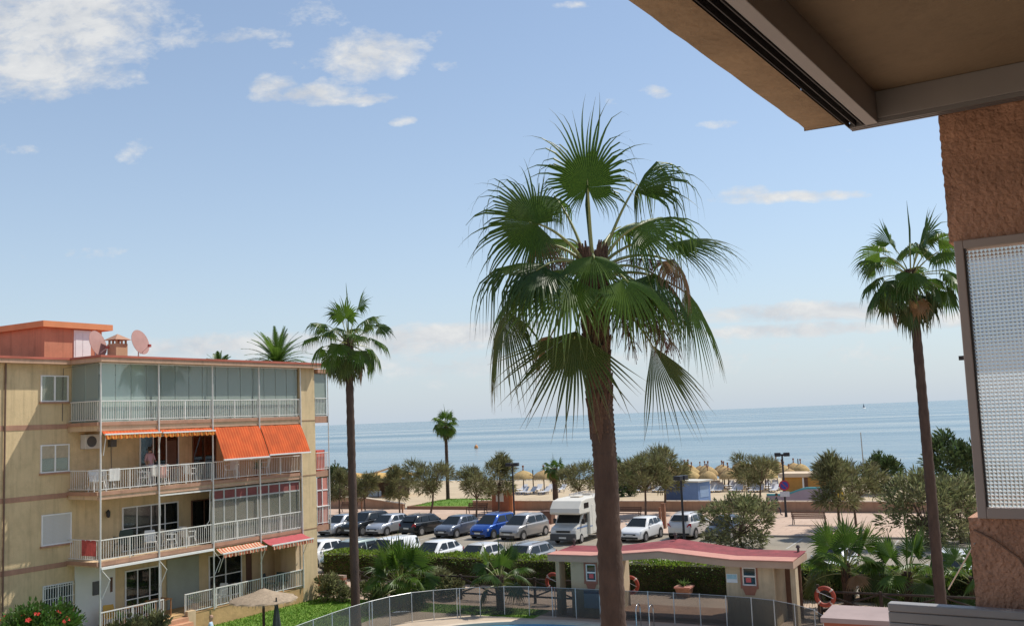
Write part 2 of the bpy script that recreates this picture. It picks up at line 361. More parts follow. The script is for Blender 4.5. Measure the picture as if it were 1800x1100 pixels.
# promenade wall, planter and ramp
t = thing('promenade_wall', 'long low terracotta wall with pale cap between promenade and beach', 'wall', S(-47.3, 83.1), SITE)
MB().box(0, 84, 0, .3, 0, .92).build('wall_body', m_terracotta_wall, t)
cap = MB().box(-.05, .995, -.05, .35, .92, 1.0).mesh('cap_stone', m_cap)
for i in range(84): put('cap_stone', cap, t, loc=(i, 0, 0))
t = thing('ramp_wall', 'brown wall sloping down beside the beach ramp, left of the grass bed', 'wall', S(-64.5, 83.6), SITE)
MB().slab([(-24, 0, 0), (-24, 0, 1.25), (0, 0, 1.25), (4.5, 0, 1.1), (9.0, 0, .55), (9.0, 0, 0)], (0, .35, 0)).build('wall_body', m_terracotta_wall, t)
MB().slab([(-24, -.04, 1.25), (-24, -.04, 1.34), (0, -.04, 1.34), (4.5, -.04, 1.19), (9.05, -.04, .63), (9.05, -.04, .55), (4.5, -.04, 1.1), (0, -.04, 1.25)], (0, .43, 0)).build('cap', m_cap, t)
t = thing('grass_bed', 'raised bed of short grass with brown kerb round the lone palm', 'planter', S(-56.6, 83.2), SITE)
k = MB(); k.box(2, 9, 0, .2, 0, .42); k.box(2, 9, 7.8, 8, 0, .42); k.box(1.8, 2, 0, 8, 0, .42); k.box(9, 9.2, 0, 8, 0, .42)
k.build('kerb', mat('bed_kerb', (.30, .17, .11), .9, .15, 1), t)
g = MB(); rows = []
for j in range(9):
    rows.append([(2.05 + 6.9 * i / 24, .22 + 7.55 * j / 8, .36 + .32 * math.sin(PI * j / 8) * math.sin(PI * i / 24) ** .5 + rnd.uniform(-.02, .03)) for i in range(25)])
g.grid(rows).build('turf', m_lawn, t, smooth=180)
m_grass = mat('grass_blade', (.10, .22, .02), .7, .2, 2, transl=.35, island=.35, col2=(.17, .29, .03))
def grass(parent_name, areas, n, h, z0, zf=None):
    q = MB(); r = random.Random(3)
    tot = sum((a[1] - a[0]) * (a[3] - a[2]) for a in areas)
    for (u0, u1, v0, v1) in areas:
        for _ in range(int(n * (u1 - u0) * (v1 - v0) / tot)):
            x, y = r.uniform(u0, u1), r.uniform(v0, v1); a = r.uniform(0, PI); w = r.uniform(.012, .03); hh = h * r.uniform(.5, 1.3)
            dx, dy = math.cos(a) * w, math.sin(a) * w; lx, ly = r.uniform(-.04, .04), r.uniform(-.04, .04); z = z0 if zf is None else zf(x, y)
            q.add([(x - dx, y - dy, z), (x + dx, y + dy, z), (x + lx, y + ly, z + hh)], [(0, 1, 2)])
    return q
o = grass('', [(2.1, 8.9, .3, 7.7)], 3500, .12, .4, lambda x, y: .36 + .3 * math.sin(PI * min(1, max(0, (y - .22) / 7.55))) * math.sin(PI * min(1, max(0, (x - 2.05) / 6.9))) ** .5).build('grass', m_grass, t, stuff=True)

# garden: lawn, path, pool
sheet('lawn', [(-60, PU0, 22, 41.2), (PU0, -19.6, PV1, 41.2)], .004, m_lawn)
sheet('garden_path', [(-60, -19.6, 41.2, 46.3), (-19.6, 30, PV1, 46.3), (PU1, 30, PV0, PV1), (-60, 30, -30, 22), (PU0, 30, 22, PV0)], .004, m_path)  # unseen ground near the terrace is paved to keep green bounce off the ceiling
sheet('hedge_soil', [(-60, 30, 46.3, 47.9)], .004, m_garden)
q = grass('', [(-34, PU0, 27, 41.1), (PU0, -19.8, PV1, 41.1)], 26000, .07, .004)
o = q.build('lawn_grass', m_grass); o.rotation_euler = (0, 0, SITE); o['kind'] = 'stuff'; o['label'] = 'short bright green grass of the pool lawn'
PC = (-17.5, 32.4); PA, PB = 6.5, 6.55; K = 72
def ell(k, s=1.0): a = 2 * PI * k / K; return (PC[0] + PA * s * math.cos(a), PC[1] + PB * s * math.sin(a))
def onrect(k):
    a = 2 * PI * k / K; c, s = math.cos(a), math.sin(a)
    tx = ((PU1 if c > 0 else PU0) - PC[0]) / c if abs(c) > 1e-6 else 1e9; ty = ((PV1 if s > 0 else PV0) - PC[1]) / s if abs(s) > 1e-6 else 1e9
    q = min(tx, ty); return (PC[0] + c * q, PC[1] + s * q)
deck = MB(); turf = MB(); cop = MB(); bas = MB()
for k in range(K):
    e0, e1, f0, f1 = ell(k), ell(k + 1), ell(k, 1.055), ell(k + 1, 1.055)
    r0, r1 = onrect(k), onrect(k + 1)
    def cl(p, r):          # keep the coping inside the rectangle
        return (min(max(p[0], PU0), PU1), min(max(p[1], PV0), PV1))
    f0, f1 = cl(f0, r0), cl(f1, r1)
    cop.slab([(*e0, .03), (*e1, .03), (*f1, .03), (*f0, .03)], (0, 0, -.12))
    am = 360 * (k + .5) / K
    (turf if 205 < am < 250 else deck).poly([(*f0, .004), (*f1, .004), (*r1, .004), (*r0, .004)])
    bas.poly([(*e0, -.09), (*e1, -.09), (*e1, -1.4), (*e0, -1.4)])
bas.poly([(*ell(k), -1.4) for k in range(K)])
for mb, nm, mm in ((deck, 'pool_deck', m_deck), (turf, 'pool_lawn', m_lawn), (cop, 'pool_coping', mat('coping_stone', (.60, .50, .39), .8, .1, 1)), (bas, 'pool_basin', m_basin)):
    o = mb.build(nm, mm); o.rotation_euler = (0, 0, SITE); ground_piece(o)
m_pw = mat('pool_water', (.10, .42, .62), .06, .05, 2, bump=.15, bscale=2.5, alpha=.55)
o = MB().poly([(*ell(k), -.10) for k in range(K)]).build('pool_water', m_pw); o.rotation_euler = (0, 0, SITE); ground_piece(o)

# ------------------------------------------------------------------ the terrace the picture is taken from
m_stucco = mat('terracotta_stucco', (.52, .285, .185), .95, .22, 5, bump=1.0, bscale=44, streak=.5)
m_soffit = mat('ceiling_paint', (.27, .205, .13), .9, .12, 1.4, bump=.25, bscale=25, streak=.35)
m_alu = mat('grey_aluminium', (.34, .32, .31), .45, .06, 3, metal=.3)
m_aludark = mat('track_groove', (.06, .055, .055), .6, .1, 5)
m_beige_frame = mat('beige_window_frame', (.40, .33, .29), .55, .05, 3)
OT = R(33)
t = thing('terrace', 'roofed terrace of terracotta stucco and aluminium framing the view at upper right', 'terrace', (0, 0, EYE), -OT)
def rough_box(x0, x1, y0, y1, z0, z1, step, amp, seed):
    r = random.Random(seed); q = MB(); nx = max(1, int((x1 - x0) / step)); nz = max(1, int((z1 - z0) / step))
    rows = []
    for j in range(nz + 1):
        rows.append([(x0 + (x1 - x0) * i / nx + (r.uniform(-amp, amp) if i == 0 else 0), y0 - r.uniform(0, amp) * (1 if 0 < j < nz else 0), z0 + (z1 - z0) * j / nz) for i in range(nx + 1)])
    q.grid(rows)
    left = [[(rows[j][0][0], rows[j][0][1] + k * (y1 - y0) / 4, rows[j][0][2]) for j in range(nz + 1)] for k in range(5)]
    q.grid(left)
    q.poly([(x0, y0, z0), (x0, y1, z0), (x1, y1, z0), (x1, y0, z0)]); q.poly([(x0, y0, z1), (x1, y0, z1), (x1, y1, z1), (x0, y1, z1)])
    return q
b = MB()
edge = []; rr = random.Random(5)
for i in range(60): edge.append((-1.385 + rr.uniform(-.0035, .003), -4 + 8.88 * i / 59))
rows = [[(-1.205, y, 1.36) for x, y in edge], [(x + .012, y, 1.362) for x, y in edge], [(x, y, 1.375) for x, y in edge], [(x - .004, y, 1.6) for x, y in edge]]
b.grid(rows); b.poly([(-1.39, 4.88, 1.36), (-1.39, 4.88, 1.6), (-1.2, 4.9, 1.6), (-1.2, 4.9, 1.36)])
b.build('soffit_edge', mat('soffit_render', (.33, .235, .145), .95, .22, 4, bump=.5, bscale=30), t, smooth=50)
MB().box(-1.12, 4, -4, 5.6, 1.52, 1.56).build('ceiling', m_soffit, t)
MB().box(-1.385, 4, -4, 5.6, 1.60, 1.75).build('roof_slab', m_stucco, t)
b = MB()
for i in range(3): b.box(-1.203 + i * .034, -1.198 + i * .034, -4, 5.0, 1.366, 1.40)
b.box(-1.205, -1.12, -4, 5.0, 1.40, 1.41); b.build('glass_track', m_aludark, t)
MB().box(-1.119, -1.06, -4, 5.0, 1.362, 1.519).build('side_beam', m_alu, t, bevel=.004)
b = MB().box(-1.06, 4, 4.985, 5.0, 1.385, 1.519); b.box(-1.2, 4, 5.002, 5.075, 1.395, 1.41)
b.build('end_beam', m_alu, t, bevel=.003)
b = MB()
for i in range(3): b.box(-1.2, 4, 4.99 + i * .028, 5.004 + i * .028, 1.362, 1.384 if i == 0 else 1.394)
b.build('end_track', mat('track_alu', (.26, .25, .25), .5, .05, 3, metal=.4), t)
# end wall with its window
b = rough_box(-.80, 3, 5.085, 5.45, .745, 1.6, .014, .0028, 1); b.build('lintel', m_stucco, t, smooth=60)
b = rough_box(-.82, 3, 5.085, 5.45, -1.7, -.545, .014, .0028, 2); b.build('wall', m_stucco, t, smooth=60)
MB().box(.35, 3, 5.09, 5.45, -.545, .745).build('pier', m_stucco, t)
w = MB(); w.box(-.775, -.735, 5.05, 5.13, -.545, .745); w.box(.31, .35, 5.05, 5.13, -.545, .745); w.box(-.735, .31, 5.05, 5.13, .705, .745); w.box(-.735, .31, 5.05, 5.13, -.545, -.495)
w = w.build('window', m_beige_frame, t, bevel=.004)
MB().box(-.737, -.727, 5.058, 5.10, -.495, .705).build('gasket', m_aludark, w)
MB().box(-.80, -.775, 5.07, 5.10, .185, .205).build('latch', m_aludark, w)
mg = bpy.data.materials.new('patterned_glass'); mg.use_nodes = True; nt = mg.node_tree; pb = nt.nodes['Principled BSDF']
pb.inputs['Base Color'].default_value = (.33, .355, .35, 1); pb.inputs['Roughness'].default_value = .12
tr = nt.nodes.new('ShaderNodeBsdfTranslucent'); tr.inputs[0].default_value = (.50, .53, .52, 1); tp = nt.nodes.new('ShaderNodeBsdfRefraction'); tp.inputs['Roughness'].default_value = .12; tp.inputs['IOR'].default_value = 1.3
m1 = nt.nodes.new('ShaderNodeMixShader'); m1.inputs[0].default_value = .5; nt.links.new(tr.outputs[0], m1.inputs[1]); nt.links.new(tp.outputs[0], m1.inputs[2])
m2 = nt.nodes.new('ShaderNodeMixShader'); m2.inputs[0].default_value = .3; nt.links.new(m1.outputs[0], m2.inputs[1]); nt.links.new(pb.outputs[0], m2.inputs[2]); nt.links.new(m2.outputs[0], nt.nodes['Material Output'].inputs[0])
g = MB(); c = .0175; nx, nz = 60, 68
for i in range(nx):
    for j in range(nz):
        x, z = -.733 + i * c, -.493 + j * c
        g.add([(x, 5.078, z), (x + c, 5.078, z), (x + c, 5.078, z + c), (x, 5.078, z + c), (x + c * .5, 5.070, z + c * .62)], [(0, 1, 4), (1, 2, 4), (2, 3, 4), (3, 0, 4)])
g.build('pane', mg, w)
b = MB().tube([(-.80, 5.075, -.60), (-.72, 5.07, -.64), (-.62, 5.07, -.72), (-.56, 5.07, -.84), (-.54, 5.07, -.93)], .005, 6); b.build('cable', mat('old_cable', (.25, .15, .1), .8), t)
# slatted parapet under the end track
pp = MB().box(-1.178, 2.5, 4.934, 5.0, -.968, -.93); pp = pp.build('parapet_rail', mat('parapet_alu', (.30, .29, .285), .5, .1, 4, metal=.2), t, bevel=.006)
slat = MB().box(-1.178, 2.5, 4.938, 4.985, -.0455, 0).mesh('parapet_slat', mat('parapet_slat', (.30, .285, .27), .55, .12, 3, metal=.15))
for i in range(13): put('slat', slat, pp, loc=(0, 0, -.970 - i * .048), bevel=.004)
MB().box(-1.25, -1.15, -4, 4.92, -1.62, -1.5).build('parapet_kerb', m_stucco, t)
MB().box(-1.39, 4, -4, 5.6, -1.8, -1.62).build('floor_slab', m_stucco, t)
MB().box(3.0, 3.2, -4, 5.6, -1.62, 1.52).build('back_wall', m_soffit, t)  # unseen floor and back wall, added for light bounced under the ceiling
# stay wire from the stucco wall out to the garden
a = Vector((-.80, 5.07, -.66))
MB().tube([a, a + Vector((-.35, 1.2, -.42))], .004, 5).build('stay_wire', mat('wire', (.45, .4, .35), .6), t)
# ------------------------------------------------------------------ apartment block with balconies
BT = R(31)
BE1 = Vector((math.cos(BT), -math.sin(BT), 0)); BE2 = Vector((math.sin(BT), math.cos(BT), 0))
BO = BE1 * -35.08 + BE2 * 25.9
def BW(x, y, z): return BO + BE1 * x + BE2 * y + Vector((0, 0, z))   # block coordinates: x out of the facade, y along it
m_ochre = mat('ochre_brick_face', (.63, .48, .275), .9, .10, 1.2, bump=.5, bscale=26, streak=.55)
m_ochre2 = mat('ochre_render', (.60, .445, .28), .9, .10, 1.0, bump=.2, bscale=20, streak=.5)
m_trim = mat('terracotta_trim', (.42, .235, .155), .85, .15, 1.5, streak=.5)
m_fascia = mat('cream_fascia', (.52, .33, .22), .85, .1, 1.5, streak=.5)
m_redroof = mat('roof_membrane', (.42, .12, .08), .85, .2, .8)
m_salmon = mat('salmon_render', (.56, .24, .14), .9, .1, 1.0, bump=.2, bscale=14, streak=.5)
m_salmon_edge = mat('salmon_slab', (.68, .27, .12), .85, .1, 1.0)
m_white = mat('white_paint', (.78, .77, .74), .5, .05, 3)
m_rail = mat('rail_white', (.72, .70, .65), .45, .08, 4)
m_whitewall = mat('white_wall', (.72, .71, .66), .9, .05, 1)
m_room = mat('room_dark', (.035, .03, .026), .9, .2, 1)  # dark colour paints the unlit rooms behind the glass
m_brown = mat('brown_door', (.13, .065, .04), .6, .2, 2)
m_curtain = mat('curtain', (.70, .67, .55), .9, .12, 3, transl=.3, stretch=(1, 9, .3))
m_green_glass = glassmat('balcony_glass', (.92, .99, .96), .34, (.76, .90, .79))  # pale body colour stands in for the bright room behind the panes
m_clear_glass = glassmat('window_glass', (.88, .93, .88), .24, (.66, .65, .52))  # cream body brightens the panes in place of lit curtains
m_dark_glass = glassmat('door_glass', (.45, .5, .48), .10, (.12, .14, .13))
m_redblind = mat('red_blind', (.27, .085, .075), .85, .15, 3, transl=.2)
m_shut = mat('roller_shutter', (.60, .58, .55), .6, .06, 2)
m_acm = mat('ac_casing', (.56, .54, .49), .5, .06, 3)
ap = thing('apartment_building', 'four storey ochre brick apartment block with white railed balconies and orange awnings', 'building', BW(0, 0, 0), -BT)
MB().box(-13, -1.9, -16, 12.3, 0, 11.5).build('wall', m_ochre, ap)
MB().box(-3.4, 0, 11.5, 12.56, 0, 11.5).build('end_pier', m_ochre, ap)
MB().box(-1.9, -.01, -.12, 11.5, 0, .72).build('terrace_base', mat('ochre_stone_base', (.50, .32, .15), .95, .22, 1.6, bump=.6, bscale=9), ap)
# roof
rf = MB().slab([(.44, -.3, 11.5), (.44, 12.66, 11.5), (-13.3, 12.66, 11.5), (-13.3, -16, 11.5), (-1.5, -16, 11.5), (-1.5, -.3, 11.5)], (0, 0, .17)).build('roof', m_fascia, ap)
MB().slab([(.48, -.35, 11.673), (.48, 12.7, 11.673), (-13.4, 12.7, 11.673), (-13.4, -16, 11.673), (-1.46, -16, 11.673), (-1.46, -.35, 11.673)], (0, 0, .09)).build('roof_cap', m_redroof, rf)
MB().box(-6, .15, 12.67, 13.9, 11.28, 11.48).build('roof', m_trim, ap, label='lower sea side eave of terracotta')
sh = MB().box(-11, -5.4, 1.1, 4.0, 11.765, 13.43).build('stair_house', m_salmon, rf)
MB().box(-11.3, -5.15, .88, 4.45, 13.432, 13.70).build('stair_house_roof', m_salmon_edge, rf)
d = MB().box(-5.4, -5.36, 2.55, 3.42, 11.77, 13.38); d.box(-5.36, -5.345, 2.62, 2.97, 11.85, 13.3); d.box(-5.36, -5.345, 3.0, 3.35, 11.85, 13.3)
d.build('stair_house_door', m_white, rf)
MB().box(-5.4, -5.33, 3.74, 3.98, 11.77, 13.42).build('pilaster', m_salmon_edge, rf)
cm = MB().box(-2.95, -2.35, 2.5, 3.1, 11.765, 12.55)
for (x, y) in ((-2.92, 2.53), (-2.44, 2.53), (-2.92, 3.01), (-2.44, 3.01), (-2.68, 2.53), (-2.40, 2.77)): cm.box(x, x + .07, y, y + .07, 12.55, 12.72)
cm.build('chimney', mat('chimney_render', (.56, .36, .22), .9, .1, 2), rf)
c2 = MB().add([(-3.08, 2.37, 12.72), (-2.22, 2.37, 12.72), (-2.22, 3.23, 12.72), (-3.08, 3.23, 12.72), (-2.65, 2.8, 13.0)], [(3, 2, 1, 0), (0, 1, 4), (1, 2, 4), (2, 3, 4), (3, 0, 4)])
c2.build('chimney_cap', m_trim, rf)
# slabs, bands, posts
LV = [(3.36, 3.55), (6.01, 6.30), (8.74, 9.08)]
for z0, z1 in LV:
    s = MB().box(-1.88, .0, -.14, 11.49, z0, z1).build('balcony_slab', m_ochre2, ap)
    b = MB().box(.002, .06, -.2, 11.49, z1 - .13, z1 + .015); b.box(-1.88, .002, -.2, -.142, z1 - .13, z1 + .015); b.build('slab_edge', m_trim, s)
    b = MB().box(.002, .035, -.17, 11.49, z0 - .01, z0 + .07); b.build('slab_drip', m_fascia, s)
    MB().box(-1.9, -1.885, -16, -.145, z1 - .2, z1 - .0).build('floor_band', m_trim, ap)
    MB().box(.0, .012, 11.49, 12.56, z0 + .1, z0 + .16).build('floor_band', mat('joint', (.30, .19, .11), .9), ap)
MB().tube([(-1.84, -2.9, 0), (-1.84, -2.9, 11.5)], .035, 6).build('drain_pipe', mat('pipe_brown', (.16, .10, .07), .7), ap)
post = MB().tube([(0, 0, .72), (0, 0, 11.5)], .034, 6).mesh('post', m_rail)
for y in (-.06, 2.79, 5.75, 8.62, 11.44): put('post', post, ap, loc=(.085, y, 0))
def railing(z, y0, y1, side=False, h=.88, px=.03, step=.112, x0=-1.86):
    r = MB(); b = MB()
    r.box(px - .025, px + .025, y0, y1, z + h - .04, z + h); r.box(px - .015, px + .015, y0, y1, z + .09, z + .12)
    n = max(1, round((y1 - y0) / 1.45))
    for i in range(n + 1):
        y = y0 + .02 + (y1 - y0 - .04) * i / n; r.box(px - .018, px + .018, y - .018, y + .018, z + .01, z + h - .042)
    n = int((y1 - y0) / step)
    for i in range(1, n):
        y = y0 + (y1 - y0) * i / n; b.box(px - .008, px + .008, y - .008, y + .008, z + .12, z + h - .042)
    if side:
        r.box(x0, px - .027, y0 - .02, y0 + .025, z + h - .04, z + h); r.box(x0, px - .027, y0 - .012, y0 + .012, z + .09, z + .12)
        n = int((px - x0) / step)
        for i in range(1, n):
            x = x0 + (px - x0) * i / n; b.box(x - .008, x + .008, y0 - .008, y0 + .008, z + .12, z + h - .042)
    o = r.build('railing', m_rail, ap); b.build('balusters', m_rail, o, stuff=True); return o
railing(9.08, -.1, 11.44, True); railing(6.30, -.1, 5.72, True); railing(6.30, 5.78, 11.44)
railing(3.55, -.1, 5.72, True); railing(3.55, 5.78, 11.44)
railing(.74, -.05, 3.05); railing(.74, 4.15, 5.85); railing(.74, 5.9, 11.5)
# penthouse glazing
def pane(x, y0, y1, z0, z1, m=m_green_glass, name='pane'): return MB().box(x - .006, x + .006, y0, y1, z0, z1).build(name, m, ap)
ys = [0.0 + .76 * i for i in range(16)]
for i in range(15): pane(-.10, ys[i] + .012, min(ys[i + 1], 11.42) - .012, 9.10, 11.49)
for i in range(2): MB().box(-1.86 + .88 * i + .012, -1.86 + .88 * (i + 1) - .012, -.02, -.008, 9.10, 11.49).build('pane', m_green_glass, ap)
b = MB().box(-.12, -.08, 0, 11.44, 9.082, 9.11); b.box(-.12, -.08, 0, 11.44, 11.46, 11.498); b.build('glazing_track', m_white, ap)
MB().box(-1.898, -1.86, .2, 11.5, 9.082, 11.49).build('penthouse_wall', m_whitewall, ap)
def door(name, x, y0, y1, z0, z1, leaves, fm=m_white, gm=m_dark_glass, back=m_room, bar=None, w=.055):
    f = MB(); f.box(x, x + .05, y0, y0 + w, z0, z1); f.box(x, x + .05, y1 - w, y1, z0, z1); f.box(x, x + .05, y0 + w, y1 - w, z1 - w, z1); f.box(x, x + .05, y0 + w, y1 - w, z0, z0 + w)
    L_ = (y1 - y0) / leaves
    for i in range(1, leaves): f.box(x, x + .05, y0 + L_ * i - w * .45, y0 + L_ * i + w * .45, z0 + w, z1 - w)
    if bar: f.box(x + .003, x + .047, y0 + w, y1 - w, bar, bar + .04)
    o = f.build(name, fm, ap)
    for i in range(leaves):
        a0 = y0 + L_ * i + (w if i == 0 else w * .45); a1 = y0 + L_ * (i + 1) - (w if i == leaves - 1 else w * .45)
        MB().box(x + .02, x + .03, a0, a1, z0 + w, z1 - w).build('pane', gm, o)
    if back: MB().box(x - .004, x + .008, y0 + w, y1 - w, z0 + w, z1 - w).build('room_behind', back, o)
    return o
m_roller = mat('white_blind', (.78, .78, .74), .9, .06, 2, transl=.3); r_ = random.Random(2)
for (y0, y1, zt, zb, m) in [(.35, 1.45, 11.0, 9.15, m_roller), (2.35, 3.0, 11.4, 9.12, m_curtain), (3.75, 4.35, 11.4, 9.12, m_roller), (5.0, 5.7, 11.4, 9.12, m_curtain), (6.75, 7.2, 11.4, 9.12, m_roller), (9.15, 9.8, 11.4, 9.12, m_roller), (10.3, 10.7, 11.4, 9.12, m_curtain)]:
    q = MB(); rows = []
    for j in range(3): rows.append([(-.42 + .035 * math.sin(i * 1.5), y0 + (y1 - y0) * i / 14, zt - (zt - zb) * j / 2) for i in range(15)])
    q.grid(rows); q.build('curtain', m, ap)
for (y, s) in ((4.6, .5), (9.95, .55)):
    t_ = thing('potted_plant', 'leafy pot plant behind the penthouse glass, ' + ('left of the dark door' if y < 6 else 'towards the corner pier'), 'plant', BW(-.8, y, 9.08), 0); q = MB()
    for i in range(60):
        a, e = r_.uniform(0, 2 * PI), r_.uniform(.1, 1.3); d = Vector((math.cos(a) * math.cos(e), math.sin(a) * math.cos(e), math.sin(e))); sd = d.cross(Vector((0, 0, 1))).normalized() * .05; p0 = Vector((0, 0, .45)); q.add([p0, p0 + d * s * .6 - sd, p0 + d * s * 1.3, p0 + d * s * .6 + sd], [(0, 1, 2, 3)])
    q.build('leaves', mat('pot_leaf', (.04, .09, .03), .6, .2, 3), t_); MB().lathe([(.12, 0), (.18, .4), (.16, .4), (0, .38)], 10).build('pot', m_trim, t_)
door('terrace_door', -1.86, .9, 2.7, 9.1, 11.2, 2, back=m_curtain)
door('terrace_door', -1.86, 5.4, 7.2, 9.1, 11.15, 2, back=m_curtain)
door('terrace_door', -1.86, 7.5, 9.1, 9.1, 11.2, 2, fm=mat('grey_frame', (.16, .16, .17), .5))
MB().box(-1.86, -1.80, 3.4, 5.1, 9.1, 11.0).build('folding_screen', m_curtain, ap)
MB().box(-1.86, -1.5, 10.9, 11.49, 9.083, 11.49).build('pillar', m_ochre2, ap)
# second floor doors
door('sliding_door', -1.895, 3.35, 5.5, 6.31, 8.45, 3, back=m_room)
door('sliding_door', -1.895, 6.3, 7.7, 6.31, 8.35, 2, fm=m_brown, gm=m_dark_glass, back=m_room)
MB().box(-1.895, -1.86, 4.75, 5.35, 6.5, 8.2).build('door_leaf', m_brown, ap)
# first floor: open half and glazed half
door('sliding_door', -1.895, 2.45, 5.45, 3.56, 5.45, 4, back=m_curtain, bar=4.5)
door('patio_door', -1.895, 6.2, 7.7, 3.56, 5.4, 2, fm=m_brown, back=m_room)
MB().box(-1.895, -1.84, 4.35, 4.45, 3.56, 5.4).build('door_post', m_white, ap)
eb = [5.80, 6.50, 7.20, 7.90, 8.58, 9.30, 10.02, 10.73, 11.42]
for i in range(8):
    y0, y1 = eb[i], eb[i + 1]; x = -.07
    f = MB()
    for yy in (y0, y1 - .035): f.box(x - .02, x + .02, yy, yy + .035, 3.56, 5.95)
    for zz in (3.56, 5.42, 5.86): f.box(x - .018, x + .018, y0 + .035, y1 - .035, zz, zz + .07)
    o = f.build('window', mat('pale_alu', (.44, .435, .40), .5, .08, 3), ap)
    MB().box(x - .006, x + .004, y0 + .037, y1 - .037, 3.63, 5.42).build('pane', m_clear_glass, o)
    MB().box(x - .016, x - .004, y0 + .036, y1 - .036, 5.49, 5.86).build('blind', m_redblind, o)
    if i in (0, 3, 4, 6, 7): MB().box(x - .14, x - .10, y0 + .02, y1 - (.02 if i != 3 else .3), 3.65, 5.40).build('curtain', m_curtain, o)
# ground floor
MB().box(-1.895, -1.85, .2, 2.1, .73, 3.35).build('white_panel', m_whitewall, ap)
MB().box(-1.85, -1.80, 1.0, 1.3, 2.0, 2.55).build('meter_box', mat('meter_box', (.10, .10, .10), .6), ap)
MB().box(-1.85, -1.82, 1.85, 1.95, 2.0, 2.6).build('thermometer', m_brown, ap)
door('patio_door', -1.895, 2.6, 4.5, .73, 2.75, 3, back=m_room, bar=1.5)
MB().box(-1.895, -1.84, 4.8, 6.6, .73, 2.9).build('wall_panel', mat('grey_green_wall', (.33, .35, .29), .9, .1, 1), ap)
door('patio_door', -1.895, 7.2, 9.25, .73, 2.75, 2, back=m_room, bar=1.75)
MB().box(-1.895, -1.86, 9.55, 9.9, .73, 2.9).build('door_leaf', m_brown, ap)
MB().box(-1.0, .0, 11.0, 11.49, .73, 3.36).build('side_wall', m_ochre2, ap)
# sea end balconies
for z0, z1 in ((8.74, 9.08), (6.01, 6.30), (3.30, 3.60)):
    s = MB().box(-2.6, .0, 12.57, 13.55, z0, z1).build('balcony_slab', m_trim, ap)
    r = MB(); b = MB()
    r.box(-2.6, .03, 13.50, 13.54, z1 + .9, z1 + .94); r.box(-.01, .03, 12.58, 13.49, z1 + .9, z1 + .94); r.box(-.01, .02, 12.58, 13.49, z1 + .08, z1 + .11)
    for y in [12.62 + .112 * k for k in range(8)]: b.box(-.003, .013, y, y + .016, z1 + .11, z1 + .9)
    for x in [-2.5 + .112 * k for k in range(22)]: b.box(x, x + .016, 13.51, 13.526, z1 + .0, z1 + .9)
    o = r.build('railing', m_rail, ap); b.build('balusters', m_rail, o, stuff=True)
MB().tube([(.03, 13.53, 3.3), (.03, 13.53, 11.28)], .03, 6).build('post', m_rail, ap)
pane(-.05, 12.6, 13.5, 9.1, 11.25); MB().box(-2.5, -.06, 13.45, 13.462, 9.1, 11.25).build('pane', m_green_glass, ap)
f = MB().box(-.05, -.01, 12.6, 12.64, 3.6, 5.95); f.box(-.05, -.01, 13.44, 13.48, 3.6, 5.95); f.box(-.05, -.01, 13.0, 13.04, 3.6, 5.95); f.box(-.05, -.01, 12.64, 13.44, 5.3, 5.36); f.box(-.05, -.01, 12.64, 13.44, 4.5, 4.55)
f = f.build('window', m_white, ap); MB().box(-.045, -.035, 12.645, 12.995, 3.6, 5.95).build('blind', m_redblind, f); MB().box(-.045, -.035, 13.045, 13.435, 3.6, 5.95).build('blind', mat('red_blind_pale', (.55, .22, .17), .8, .1, 3), f)
MB().box(-.9, -.1, 12.75, 13.35, 6.32, 7.35).build('balcony_cabinet', mat('red_cabinet', (.60, .10, .06), .7, .1, 3), ap)
# windows of the plain wall
def win(y0, y1, z0, z1, kind):
    x = -1.898
    f = MB(); w = .05
    f.box(x, x + .06, y0, y0 + w, z0, z1); f.box(x, x + .06, y1 - w, y1, z0, z1); f.box(x, x + .06, y0 + w, y1 - w, z1 - w, z1); f.box(x, x + .06, y0 + w, y1 - w, z0, z0 + w)
    if kind != 'shut': f.box(x, x + .058, (y0 + y1) / 2 - .03, (y0 + y1) / 2 + .03, z0 + w, z1 - w)
    o = f.build('window', m_white, ap)
    MB().box(x + .0, x + .10, y0 - .04, y1 + .04, z0 - .07, z0 - .005).build('sill', m_trim, o)
    if kind == 'shut':
        for k in range(22):
            zz = z0 + w + (z1 - z0 - 2 * w) * k / 22
            if k == 0: sm = MB().box(x + .02, x + .042, y0 + w, y1 - w, 0, (z1 - z0 - 2 * w) / 22 - .006).mesh('slat', m_shut)
            put('slat', sm, o, loc=(0, 0, zz))
        return
    ym = (y0 + y1) / 2
    for a, b_ in ((y0 + w, ym - .03), (ym + .03, y1 - w)): MB().box(x + .018, x + .026, a, b_, z0 + w, z1 - w).build('pane', m_clear_glass if kind != 'bars' else m_dark_glass, o)
    MB().box(x + .003, x + .012, y0 + w, y1 - w, z0 + w, z1 - w).build('curtain', m_curtain if kind != 'bars' else m_room, o)
    if kind == 'half': MB().box(x + .028, x + .045, y0 + w, y1 - w, (z0 + z1) / 2 + .02, z1 - w).build('roller_shutter', mat('shutter_ochre', (.45, .38, .27), .7), o)
    if kind == 'bars':
        g = MB()
        for k in range(12): y = y0 + (y1 - y0) * (k + .5) / 12; g.box(x + .11, x + .13, y - .012, y + .012, z0 - .02, z1 + .02)
        for zz in (z0 + .1, z0 + .5, z1 - .12): g.box(x + .095, x + .109, y0 - .03, y1 + .03, zz, zz + .03)
        g.build('grille', m_rail, o)
win(-1.40, -.16, 9.99, 11.06, 'plain'); win(-1.38, -.10, 7.15, 8.27, 'half'); win(-1.31, .02, 4.28, 5.50, 'shut'); win(-1.22, .10, 1.68, 2.73, 'bars')
win(-5.4, -4.1, 9.99, 11.06, 'plain'); win(-5.4, -4.1, 7.15, 8.27, 'plain'); win(-5.4, -4.1, 4.28, 5.5, 'half')
